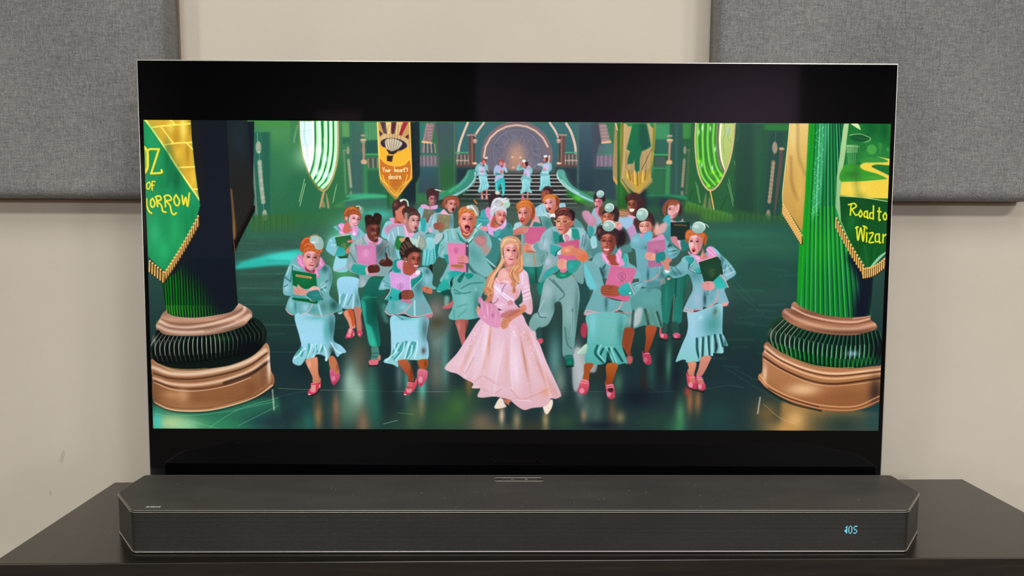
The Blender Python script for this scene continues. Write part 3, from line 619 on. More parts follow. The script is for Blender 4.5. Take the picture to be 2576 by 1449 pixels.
for x1, y1, x2, y2 in ((1830, 930, 1960, 1010), (1840, 700, 1900, 760), (1860, 740, 1920, 790), (1620, 960, 1660, 990), (1850, 930, 1910, 960)): S([x1, y1, x2, y2], '4a8078', 1, .5, .8)
S('1770 980 1830 970 1870 975', '5a8a80', 1.2, .5, 1); S('700 998 760 985 800 990', '3f7068', 2, .5, 1.5); S('660 1076 740 1010', '2a5a50', 6, .3, 4)
F('1760 590 2040 590 2040 640 1780 650', '2a6a50', .4, 10)
for i in range(40):
    x, y = 1760+rr.rand()*280, 600+rr.rand()*330; S([x, y, x+30+rr.rand()*40, y+rr.randn()*4], ['2f7060', '173f3a', '3a7a6a'][i % 3], 4, .25, 3)
for i in range(40):
    x, y = 600+rr.rand()*240, 590+rr.rand()*300; S([x, y, x+30+rr.rand()*40, y+rr.randn()*4], ['4a7a68', '27483e', '3a6a58'][i % 3], 5, .25, 4)
# reflections in the polished floor
for x, y, rx, ry, c, a in ((905, 900, 28, 60, '8a6a4a', .5), (880, 960, 22, 60, '8fb0a0', .85), (900, 990, 26, 50, '9ab8a8', .8), (935, 980, 16, 70, '4a8a74', .6), (870, 1030, 40, 50, '6a9070', .6), (915, 1065, 20, 40, '9a7050', .7),
    (945, 1020, 20, 70, '2a6a58', .8), (975, 990, 20, 60, '1c302e', .7), (1005, 940, 10, 50, '8a9a98', .5), (1025, 950, 10, 60, '4aa090', .8), (1062, 970, 12, 50, '58b0a0', .9), (1040, 1040, 20, 50, '5a6a4a', .8), (1060, 1025, 10, 30, 'a07a60', .7), (1100, 940, 30, 60, '7a7a6a', .7), (1100, 840, 30, 70, '8aa09a', .7), (1120, 900, 10, 80, '5a9a90', .6),
    (800, 1040, 12, 45, 'a87848', .75), (795, 1010, 8, 20, '6a5030', .6), (845, 1025, 8, 40, 'a06a50', .7), (845, 1060, 14, 40, '6a4a38', .5), (775, 1060, 20, 40, '2a8a78', .5), (745, 1075, 30, 30, '2f6a50', .5),
    (1180, 960, 10, 40, 'a0643c', .8), (1150, 1020, 30, 40, '4a7a3c', .7), (1120, 1050, 40, 30, '3a6a34', .6), (1210, 1060, 40, 30, '8a7058', .7), (1262, 1045, 8, 26, 'd0b090', .8), (1300, 1060, 12, 30, 'b09a70', .7), (1372, 1060, 10, 30, 'c0a070', .8), (1240, 1078, 70, 16, '7a6a50', .5), (1340, 1074, 40, 20, '4a4030', .6),
    (1395, 900, 20, 70, '6aa09a', .7), (1410, 960, 16, 40, '8a9a88', .6), (1460, 950, 14, 60, 'a0a4a8', .9), (1450, 900, 14, 40, 'a8acb0', .85), (1475, 1030, 16, 40, '5a7a70', .6), (1468, 1045, 8, 18, 'a07860', .8), (1540, 1030, 12, 50, '7a5a40', .7), (1500, 1040, 20, 60, '4f6a60', .7), (1555, 970, 14, 40, '5a9070', .6), (1560, 1050, 14, 20, 'a08a5a', .7), (1500, 930, 20, 30, '3a3a30', .7),
    (1620, 960, 10, 50, '3a2420', .7), (1640, 930, 14, 50, '2f5a54', .8), (1660, 920, 14, 60, '1c2a30', .8), (1682, 910, 8, 50, '4a8068', .9), (1700, 950, 14, 60, '1a262e', .8), (1735, 1010, 10, 40, 'a06a44', .85), (1755, 1010, 10, 36, 'a06a44', .85), (1728, 985, 8, 12, 'c04038', .7), (1710, 1050, 14, 50, '5aa068', .8), (1700, 1070, 30, 24, '3f8058', .6),
    (1600, 1000, 60, 30, '101e2a', .8), (1510, 1070, 50, 14, '14202e', .8), (1420, 1060, 40, 30, '35563c', .7), (1650, 1060, 60, 30, '274a3a', .6), (1800, 1050, 50, 40, '205048', .6), (750, 1010, 50, 24, '1f4648', .7), (790, 925, 50, 26, '1b2d30', .7), (830, 920, 30, 20, '1f4a40', .7)):
    B(x, y, rx, ry, c, a)
F('1445 880 1470 880 1500 900 1498 935 1470 940 1450 985 1440 960', 'aaaeb2', .75, 2); F('1075 760 1130 760 1130 830 1085 850', '5a5f58', .6, 6); B(1095, 780, 20, 26, '8a7a74', .7); B(1100, 810, 24, 18, '4f4a38', .8)
F('1000 1040 1100 1000 1230 960 1150 1100 960 1100', '3f6a40', .35, 12); S('965 1066 1000 1057', '8fc0a0', 1.2, .8, .6); S('1000 1038 1040 1042', '7ab090', 1, .6, .6)
F('1965 1010 2225 1040 2225 1100 1960 1100', 'a07a48>6a5a38', 1, 5, 0); B(2000, 1060, 30, 30, 'e0b070', .8); B(1930, 1040, 40, 40, '8a6a3a', .7); B(1975, 1078, 60, 20, 'b88a50', .8); B(2120, 1070, 80, 40, '28403c', .9); B(2200, 1060, 40, 60, '1f4a50', .8); S('1912 1000 1906 1040', 'e8d8c8', 3, .8, 2)
S('1920 1016 1960 1050 2000 1066', 'd8b080', 1, .6, .6)
F('380 1020 700 1000 720 1090 380 1090', '2f7a5c', .9, 6, 0); B(430, 1062, 60, 24, 'b0c088', .85); B(470, 1070, 50, 18, '9cc49a', .7); B(395, 1060, 14, 30, '3ab0a8', .8); B(560, 1070, 80, 20, '3a9060', .5); B(660, 1060, 60, 30, '20404a', .7); B(700, 1060, 40, 40, '1f3038', .7)
for p in ('390 1040 440 1046 560 1036 690 1010', '520 1080 600 1030 700 1000', '470 1056 560 1080', '600 1070 700 1020'): S(p, '7ac090', 1.2, .6, .8)
S('686 980 690 1030', 'e0d4c0', 3, .8, 2)
# --- right column, plinth
V(1850, 300, 3.45)
F('635 38 940 38 870 760 1160 1449 545 1449 600 700', '1d9a44', 1, .8, 0)
V()
colR = '2033 300 2125 300 2118 420 2100 560 2150 640 2196 700 2190 800 2170 850 2010 850 2004 770 2010 600 2025 430'
F(colR, '18803a', 1, .8, 0, k=1)
F('2033 310 2065 310 2040 800 2000 780', '1fa03c>18a030>1a8a38', 1, 1, 0)
n = 15
for i in range(n):
    t = i/(n-1); u = 1-np.cos(t*1.62)*.98
    xt = 2036+98*t**.9; xb = 2012+176*(t**1.02)
    c1 = ['0e6a30', '0a5a34', '08483a'][min(2, int(t*3))]; 
    S([xt, 306, (xt*.45+xb*.55)-4, 560, xb, 800], c1, 6.4, .95, .9)
    S([xt+2, 306, (xt*.45+xb*.55)-2, 560, xb+2, 800], ['5ac080', '2cae58', '2a9c50'][i % 3], 2.4, .9, .9)
    S([(xt*.5+xb*.5), 520, xb+2, 800], '34c020' if t < .75 else '3a7050', 2.2, .75 if .08 < t < .85 else .4, .8)
F('2060 310 2086 310 2062 520 2040 560', '7accaa', .4, 3, 0); F('2012 780 2030 620 2050 310 2036 310 2020 500 2004 700', '16a022', .8, 1.5, 0)
F('2130 640 2200 690 2180 800 2150 800 2160 720', '141c2c', .95, 6); B(2165, 780, 24, 60, '121a2c', .8); B(2080, 620, 40, 60, '30d020', .25)
for i in range(70): B(2052+rr.rand()*22-(i*.2), 320+i*3.2, 1.2, 1.2, 'd0ffe8', .6)
K()
V(1850, 680, 3.534)
F('1060 0 1210 0 1190 120 1120 100', '14202c', .0)
cop = 'b08068'
def band(p, c, k=1): return F(p, c, 1, .6, k=k)
band('530 280 500 300 490 340 440 340 410 380 430 430 500 480 640 540 860 575 1060 580 1240 530 1250 480 1200 440 1200 400 1160 410 1000 420 800 400 640 350 560 310', 'b08068>80543e>a87458>5e3e30')
S('500 330 640 400 860 450 1060 460 1200 430', 'd8b098', 4, .9, 2); S('520 360 660 425 860 472 1060 480 1200 450', '7a4c3a', 2.5, .8, 1); S('440 370 560 440 800 510 1060 520 1240 480', 'e0bca4', 7, .6, 4); S('480 440 640 520 860 565 1100 570', '9a6a54', 4, .8, 2); S('1050 430 1190 410', 'f0d0b8', 3, .6, 2)
K()
band('400 420 320 470 280 540 280 600 330 670 430 740 560 800 720 845 880 865 1060 862 1290 800 1300 600 1250 540 1060 580 860 575 640 540 460 460', '184a28>103a24>0f3024>0c5a20>0f4a24')
for i in range(25):
    t = i/24; xt = 425+t*840; yt = 430+150*np.sin(min(t*2.2, 1.57))-(max(0, t-.7)*130)
    xb = 330+t*930; yb = 690+178*np.sin(min(.1+t*1.9, 1.57))-(max(0, t-.75)*160)
    xm = xt*.35+xb*.65-60*(1-t*1.6); ym = yt*.45+yb*.55-20
    S([xt, yt, xm, ym, xb, yb], '08181c', 6.5 if t > .25 else 3, .9, 1.5); S([xt+12, yt, xm+14, ym, xb+12, yb], '3a8050' if t > .2 else '8a8a70', 2.6, .9, 1)
    S([xm+14, ym-40, xm+12, ym+20, xm+10, ym+70], 'c8e4c8' if .1 < t < .85 else '6a9a70', 2.2, .55, 1.3); S([xb+8, yb-70, xb+12, yb-6], '18a030', 3, .75, 1.5)
B(310, 560, 40, 60, 'a09c90', .35); B(1040, 740, 60, 30, 'c0d8f8', .5)
B(1270, 720, 60, 120, '101820', .85); K()
S('430 740 560 802 720 848 900 868 1050 864', 'c09a50', 1.5, .9, .8)
band('285 635 250 670 255 710 240 740 240 790 235 900 205 930 205 975 260 1040 400 1130 600 1210 820 1250 1050 1250 1290 1150 1300 860 1270 850 1060 870 880 868 700 850 560 805 430 745 330 675', '90664e>a87656>a4724c>96623c>8e5c38')
S('270 680 400 780 640 880 900 920 1290 880', 'f0d0b0', 5, .75, 2.5); S('280 720 420 810 660 905 900 940 1290 900', '5a3424', 3, .85, 1.2); S('255 720 420 830 660 930 900 965 1290 920', 'e0b890', 4, .8, 2); S('250 770 420 880 660 980 900 1010 1290 960', '4a2c20', 5, .85, 1.5); S('250 790 420 895 660 1000 900 1030 1290 985', 'd0a078', 1.8, .8, 1)
B(600, 1060, 160, 60, 'e8c8a0', .65); B(260, 920, 20, 90, 'e8d0b8', .6); B(1000, 1120, 200, 80, '8a5a38', .6); B(1240, 1080, 60, 150, '3a2c28', .85)
S('215 930 300 1030 500 1130 760 1200 1060 1210 1280 1120', 'd8a078', 3, .8, 1.5); S('210 960 300 1060 500 1160 760 1230 1060 1240 1280 1160', 'c89068', 2.5, .8, 1.2); S('290 1050 480 1140 740 1215', '3a2418', 2.5, .7, 1)
K()
S('205 985 300 1075 500 1185 760 1250', '101a1c', 4, .8, 2)
# column and tan banner, right of the stairs
V(1490, 300, 5.5725)
F('350 60 430 60 420 700 750 1000 740 1449 360 1449 350 700', '2c7a2c>246a2c>1c5a24', 1, 1, 0); B(400, 300, 14, 260, 'c8e058', .8); B(400, 1000, 40, 200, '2f8a30', .6); F('640 1000 750 980 740 1449 600 1449', '15283a', .95, 6)
F('315 60 350 60 350 920 290 830 285 700 300 400', 'a08458', 1, .8, 0); F('400 60 440 60 430 700 400 850 385 800 390 400', '8a7a34', 1, 1.5, 0); S('325 60 352 150', 'e8c8a0', 2.5, .9, 1)
F('440 60 890 60 875 400 830 700 820 850 640 1060 600 1040 500 960 400 820 430 500', 'b49a6c>a08a5c', 1, .8, 0, k=1)
S('870 60 855 400 825 760', '6f8020', 6, .8, 2); S('850 480 840 650', 'b89c30', 5, .7, 2); S('450 60 440 700 420 820', 'c8a868', 3, .6, 1.5); F('430 740 600 1000 640 1050 820 800 760 740 620 770 500 760', 'b8983c', .9, 3)
for i in range(9): S([470+i*40, 740+abs(4-i)*-8, 500+i*34, 930-abs(4-i)*26], ['e0bc50', '8a5c28', 'a87838'][i % 3], 3, .8, 1)
for x in (480, 700, 760, 560): S([x, 480, x-10, 760], '8a744c', 4, .4, 2)
K(); F('560 62 640 60 760 62 790 200 820 380 760 420 690 450 665 560 660 720 620 745 595 700 590 560 570 620 490 630 500 540 530 450 480 420 510 300 545 150', '0f7a48>12684a', 1, 1, 0); F('660 62 750 62 790 250 815 380 700 450 650 300', '1c4a44', .6, 3, 0); S('690 710 830 420', '4c3c28', 1.3, .8)
F('480 62 560 62 540 100 500 95', '2a8a4c', 1, 1); F('800 62 860 62 850 125', '2a8a4c', 1, 1)
for i in range(13): S([395+i*12, 830+i*17, 400+i*10, 880+i*15], 'c89450', 2, .9, .7)
for i in range(13): S([830-i*14, 830+i*17, 838-i*14, 880+i*14], 'c89450', 2, .9, .7)
for i in range(6): S([295+i*9, 800+i*12, 300+i*9, 860+i*12], 'c89450', 2, .9, .7)
F('370 1270 530 1290 530 1449 360 1449', 'a87850', .9, 3)
for y in (1300, 1335, 1370): S([375, y, 520, y+6], 'd8ac80', 2.5, .8, 1)
# tan cloth beside the column
V(1850, 300, 3.45)
F('468 38 636 38 610 500 600 700 578 985 500 860 410 740 405 640 430 420 455 200', 'd8ba74>c09a50>b48a44', 1, .6, 0, k=1)
S('540 40 545 300 600 480', '6a5a3c', 6, .5, 4); S('480 330 490 560 540 700', '7a5c34', 7, .45, 4); B(560, 600, 40, 200, 'd0ac60', .5); B(500, 150, 30, 100, 'e0c880', .5)
K(); S('468 38 455 200 430 420 407 640 410 740', 'f0e0a0', 1.3, .9, .5)
def tas(x, y, h, w=9, c='c8964c', hi='f8d898', dk='3a2414'):
    F([x-w*.35, y, x+w*.35, y, x+w*.75, y+h, x-w*.75, y+h], dk, .9, .5, 0)
    F([x-w*.5, y, x+w*.1, y, x+w*.1, y+h, x-w*.7, y+h*.95], c, 1, .4, 0); S([x-w*.15, y+h*.2, x-w*.3, y+h*.9], hi, .9, .9, .4); S([x+w*.35, y+h*.2, x+w*.5, y+h*.85], c, .9, .7, .4); E(x, y, w*.55, w*.6, c, b=.4); E(x-w*.1, y-w*.1, w*.25, w*.25, hi, b=.4)
for i in range(15): t = i/14; tas(416+t*156, 745+t*265, 86-t*10, 20)
# banner with the words, right edge of the picture
BR = '940 38 1360 38 1345 430 1320 720 1305 1165 1240 1230 1155 1320 1090 1230 960 1010 905 880 868 760 880 500'
F(BR, '22783a', 1, .6, 0, k=1)
F('940 38 985 38 960 250 930 450 905 690 920 860 1000 1060 1100 1200 1165 1310 1090 1230 930 960 868 780 875 520', 'a8c48c>8ab080>6a9a78', 1, .6, 0); S('940 38 880 500 868 760 905 880', 'c8dcb0', 1.3, .9, .5)
F('985 38 1360 38 1350 330 960 400 962 200', '1e7a38>2f8a44', 1, .8, 0)
B(1180, 80, 70, 90, '10602f', .7); B(1290, 100, 40, 110, '0f5a2c', .7); B(1330, 200, 30, 80, '1a6a34', .6)
F('1000 40 1060 40 1085 90 1070 88', 'cbd8a0', 1, .6); E(1080, 160, 85, 38, '1a5a34', a=.9, b=1); S('990 140 1080 130 1160 160 1165 185 1100 210', '9abf80', 2, .9, .7); S('990 152 1160 178', '2a6a3c', 3, .8, .6)
for i in range(7): S([970+i*14, 225, 968+i*14, 290], 'd8e4b8', 1.6, .8, .5)
S('965 232 1075 240', 'd8e4b8', 1.3, .8, .5)
for i in range(5): S([975+i*16, 290, 982+i*14, 395], 'a8cc98', 1.1, .7, .5)
E(1180, 265, 44, 44, '4a9e48', b=1); E(1255, 232, 20, 28, '3a8c44', b=1); E(1110, 240, 30, 40, '2a7a3c', b=1.5); E(1130, 310, 26, 24, '2f8840', b=1); E(1320, 265, 14, 20, '3f9448', b=1); S('1255 255 1252 300', '8aa070', 1, .7)
F('950 400 1090 400 1160 440 1300 490 1325 515 1240 535 920 545', '3f9a34', 1, 1); F('1090 350 1200 330 1320 370 1190 385 1100 400', '3a9440', 1, 1); B(1000, 480, 70, 30, '2a7a30', .6); B(1200, 505, 80, 16, '5aac3c', .6)
Y = 'dcc048'
F('1225 325 1300 340 1345 350 1345 400 1230 395 1180 412 1250 450 1345 500 1345 540 1320 520 1240 480 1110 440 1080 405 1120 380 1200 378 1320 372 1290 348', Y, 1, .8); F('1190 408 1260 405 1345 412 1345 440 1270 425', '2a7a34', 1, .7)
F('920 545 1100 540 1320 520 1345 500 1335 690 1120 685 908 660', 'dcbe48', 1, .6, 0); B(1040, 600, 90, 50, 'e8d468', .5)
F('905 665 1325 710 1310 1170 1155 1320 1000 1080 915 880', '125426>156a2e', 1, .5, 0); S('908 668 1100 682 1325 716', 'd8e4a0', 1.8, .9, .6)
B(1060, 1120, 60, 100, '10581f', .6); B(1000, 900, 50, 120, '1f8038', .6); S('1200 950 1165 1300', '0c4a1c', 4, .6, 3); S('1260 1090 1190 1270', '0c4a1c', 3, .5, 2); S('1120 1100 1150 1290', '2a9040', 4, .5, 3)
S('1045 240 1050 600 1110 690', '2a5a30', 16, .28, 8); S('1060 690 1080 730', '2a5a30', 16, .2, 8)
F('1305 1165 1240 1230 1170 1320 1150 1310 1230 1205 1305 1150', '8ab894', 1, .5); K()
YL = 'd2d030'
def big(st): tx(st, '0c4a1c', 4.2, 6, 7, b=.9); tx(st, '94a018', 4., 2, 3, b=.6); tx(st, YL, 3.5, b=.55)
big('1002 740 996 832|980 742 1030 732 1046 758 1004 786|1012 786 1040 832 1058 828|1085 790 1070 820 1082 848 1098 822 1085 790|1142 800 1120 806 1116 845 1140 848|1143 798 1144 856 1152 858|1190 812 1166 818 1166 856 1190 862|1196 752 1194 868|1246 770 1244 872 1256 874|1232 800 1262 804|1298 812 1280 840 1294 874 1312 850 1300 812')
big('1050 935 1062 1050 1086 945 1106 1058 1120 930|1042 945 1064 935|1106 928 1132 936|1138 985 1136 1064|1138 945 1138 950|1160 990 1194 990 1158 1066 1198 1068|1244 998 1216 1004 1214 1060 1240 1062|1246 996 1248 1068 1258 1072|1280 1000 1278 1072|1280 1018 1310 998')
for i in range(14): t = i/13; tas(876+t*232, 862+t*405+12*np.sin(t*3), 92-t*10, 19)
for i in range(12): t = i/11; tas(1112+t*195, 1300+(24*np.sin(t*3.14))-t*100, 86, 17)
# --- left plinth and column
V()
F('410 305 640 305 636 520 590 640 598 775 425 800 404 640', '1c2430', 1, .8, 0)
V(350, 290, 3.535)
F('460 38 790 42 810 700 845 1100 858 1449 440 1449 300 1380 545 880 540 700', '1a2028>1b222e>1a212c', 1, .6, 0); F('470 40 520 40 560 500 560 900 530 700', '2a2420', .8, 6, 0)
F('778 42 965 46 985 300 1010 560 1028 720 1020 800 985 930 920 1040 850 1150 835 1090 810 640', '232c30>2a2a28>2f2c24', 1, .6, 0, k=1); B(880, 200, 80, 200, '27363c', .8); S('818 660 838 860 850 1100', 'c08850', 4, .9, 3); B(845, 1010, 16, 110, '9a6c40', .6)
K()
for i in range(24):
    t = i/23; x = 1020-t*175; y = 800+t*340; F([x-12, y-10, x+12, y+6, x+8, y+60, x-12, y+58], '14100e', .95, .8, 0); E(x-2, y, 5, 6, '4a3c2c', a=.7)
for y in (1120, 1150, 1180): S([842+(y-1120)*.2, y, 850, y+40], '8a6a3c', 2, .7, .6)
V(370, 650, 3.2925)
F('120 180 240 120 300 40 350 0 722 0 752 385 700 440 560 470 400 487 250 480 165 450', '18242c', 1, .6, 0, k=1)
B(180, 260, 110, 180, '0c7a20', .95); B(300, 380, 170, 120, '0c5a24', .85); B(200, 430, 60, 80, '30a018', .7); B(600, 200, 130, 260, '171c2a', .8); B(700, 330, 60, 120, '14242a', .6)
for i in range(26):
    t = i/25; xb = 165+590*t**1.08; xt = 125+600*t
    S([xt, -20, (xt+xb)/2, 240, xb, 484], '08200f', 5, .75, 1.2); S([xt+10, -20, (xt+xb)/2+9, 240, xb+8, 484], ['1a9a22', '148028'][i % 2], 3, .9*(1-t*.75), 1)
    S([xb-3, 390, xb+9, 484], '6cc83a', 2, .75*(1-t*.8), 1.4)
F('250 -40 760 -40 770 300 690 470 600 440 470 250 330 100', '161d29', .95, 16); B(640, 330, 90, 150, '161d29', .9); B(420, 60, 110, 90, '171f2a', .8); B(560, 240, 60, 120, '171e2a', .5)
K()
S('165 455 250 484 400 492 560 474 700 444 755 385', 'd8b090', 2, .9, .8)
band('165 425 130 455 105 500 75 545 90 600 160 630 300 640 480 635 660 605 800 555 865 500 870 440 830 405 810 395 760 370 750 390 700 440 560 474 400 492 250 484 180 460', 'c4a08c>906a58>b48a72>7c5a48>9a7058')
S('110 520 200 560 340 570 520 545 700 495 800 440 810 400', 'e8cdb8', 6, .7, 3); S('120 500 220 535 380 540 560 515 720 460 790 410', '7a5444', 3, .7, 1.5); S('90 560 200 600 360 610 560 590 760 530 850 470', 'f0d8c8', 8, .6, 4); S('180 570 360 590 560 570 720 520', '8a6250', 4, .6, 2.5); S('480 600 660 575 800 520', '70503f', 3, .6, 2)
K()
band('90 590 50 640 32 720 40 810 100 870 200 905 340 915 500 908 680 880 840 820 960 740 990 650 985 580 930 510 870 490 800 560 660 610 480 640 300 645 150 632', '16301f>0f2418>0d1c14>101c16')
for i in range(26):
    t = i/25
    xt = 100+t*780; yt = 600+45*np.sin(t*2.6)-t*110; xb = 45+t*870+30*np.sin(t*3.1); yb = 860+55*np.sin(t*2.6)-t*150
    xm = (xt+xb)/2+(-55*(1-t*2) if t < .5 else 110*(t-.5)); ym = (yt+yb)/2
    S([xt, yt, xm, ym, xb, yb], '080e0c', 8, .85, 1.5)
    S([xt+14, yt+8, xm+12, ym, xb+10, yb-8], ['c0b8a8', 'a8b4a0'][i % 2] if t < .62 else '6a8070', 2.3, .8 if t < .8 else .5, 1, .8)
    S([xm+12, ym-55, xm+12, ym, xm+14, ym+70], 'e8ece0' if t < .62 else '8aa090', 2.0, .45 if t < .8 else .25, 1.3)
B(850, 740, 130, 70, '0a1018', .85); B(50, 660, 30, 60, 'c8c8c0', .4); B(960, 640, 30, 80, '1a2420', .4); B(620, 660, 90, 30, '2a7a40', .3); K()
S('100 870 200 905 340 916 500 908', 'b8904c', 1.4, .8, .8)
band('40 830 36 900 45 1000 55 1180 150 1245 320 1268 520 1260 720 1215 900 1150 1040 1060 1055 980 1030 930 1020 850 1015 740 985 700 930 760 840 825 680 885 500 912 340 920 200 908 100 872', 'a87c62>a07454>946a4a>8e6040>865a38>a07450')
S('50 900 200 950 400 955 640 915 840 850 980 760', 'f4e0cc', 8, .7, 4); S('60 950 200 990 400 995 640 955 840 890 1000 780', '4a3024', 3.5, .85, 1.5); S('60 990 200 1035 400 1045 640 1005 850 930 1010 820', 'f0d4bc', 7, .7, 3.5); S('60 1010 220 1065 420 1078 660 1040 860 965 1015 850', '5a3828', 4, .85, 1.8); S('60 1025 220 1085 420 1095 660 1055 860 985', 'e0b898', 2, .85, 1); S('640 1030 860 950 1010 850', '1c1414', 6, .7, 3)
B(200, 1130, 80, 50, 'c89a70', .5); B(560, 1130, 180, 70, '8f5f3c', .5); B(1010, 900, 16, 120, 'f0dcd0', .7); B(960, 960, 30, 120, '6a4434', .4); S('560 1230 800 1170 1000 1050', 'c08a68', 3, .7, 2)
S('60 1190 180 1245 330 1262 520 1254 720 1210 900 1145 1040 1050', 'ecc8a8', 3, .8, 1.5); S('60 1165 180 1222 330 1240 520 1232 720 1185 900 1120 1030 1030', '6a4428', 2, .6, 1.2)
B(60, 1100, 40, 200, '6a4830', .35); S('80 860 220 925 420 935 640 895', 'fff0e0', 3, .5, 2.5); B(300, 1130, 60, 70, 'd8b08c', .45); B(860, 1060, 60, 80, '7a4c30', .5)
K(); S('60 1200 180 1256 330 1276 520 1268 720 1224 900 1160 1050 1060', '14221c', 3, .7, 2)
# left banner with the words
V(350, 290, 3.535)
F('40 38 460 38 470 200 500 480 530 700 545 800 520 890 480 1000 380 1180 240 1390 160 1330 82 1250', '22905a', 1, .6, 0, k=1)
F('40 38 460 38 472 240 500 480 520 660 538 752 440 620 340 460 230 280 130 140', 'c8a038', 1, .6, 0)
for x, y, rx, ry, c, a in ((390, 100, 30, 120, 'f4e070', .8), (280, 90, 30, 60, 'e8d060', .7), (330, 200, 40, 100, 'a87c24', .5), (430, 330, 20, 120, 'a07420', .5), (480, 560, 30, 80, 'e4c048', .6), (350, 330, 30, 60, 'dcb848', .6), (450, 100, 14, 100, '8a7420', .6)): B(x, y, rx, ry, c, a)
for p in ('120 105 240 90 455 72', '235 260 340 245 472 240', '360 462 500 455', '480 655 525 655', '280 40 318 78', '200 105 300 240', '420 240 478 300'): S(p, 'f4e468', 3.4, .95, 1)
S('58 38 130 140 230 285 340 460 450 620 540 752', 'f0e070', 4.5, .95, 1)
for x, y, rx, ry, c, a in ((100, 200, 40, 120, '2aa468', .6), (250, 380, 30, 160, '156a44', .6), (330, 560, 50, 130, '12603c', .65), (160, 330, 26, 160, '38a45c', .5), (200, 600, 50, 100, '1c8250', .5), (460, 760, 60, 80, '2a9a70', .6), (330, 1050, 60, 220, '30b068', .6), (140, 1050, 60, 160, '34b078', .6), (480, 880, 30, 100, '178050', .5), (420, 1000, 20, 160, '128048', .4), (220, 1200, 60, 120, '2cb46c', .6)): B(x, y, rx, ry, c, a)
S('280 270 300 420 250 620', '0f5a38', 9, .35, 6); S('370 900 340 1150 250 1350', '14784a', 10, .3, 7)
def bigl(st, w=6.): tx(st, 'a88a18', w, 2, 2.5, b=.7); tx(st, 'dcd040', w-.4, b=.6)
bigl('48 280 74 320 78 400 76 460 56 505', 6.5); bigl('84 310 100 298 175 300|178 298 110 510|105 515 198 508 200 484', 5.2); S('52 300 60 400 54 480', 'd0c030', 3, .8, 1)
bigl('92 590 70 610 72 650 92 648 102 615 92 590|118 662 118 590 142 588|112 622 134 618', 3.4)
bigl('68 740 70 800 90 850 112 868|122 735 104 760 108 806 128 812 142 780 122 735|166 808 156 742 150 722 186 716 196 746 166 762 200 800 212 850 240 858|236 810 232 740 226 718 262 708 286 730 282 752 246 760 276 800 290 860 310 880 332 866|330 705 312 740 320 786 346 800 360 760 330 705|384 712 396 790 416 728 432 806 448 690', 4.4)
K()
for i in range(18): t = i/17; tas(526-t*296, 895+t*500+20*np.sin(t*3.1), 100-t*20, 18)
for i in range(6): t = i/5; tas(98+t*120, 1295+t*95, 100, 18)
# deepen the hall behind the people
CL[0] = None
CV[:] = np.clip(CV, 0, 1)
lum = CV.mean(-1, keepdims=True)
k_ = .80+.28*np.clip(lum/.55, 0, 1)
CV[:] = CV*k_
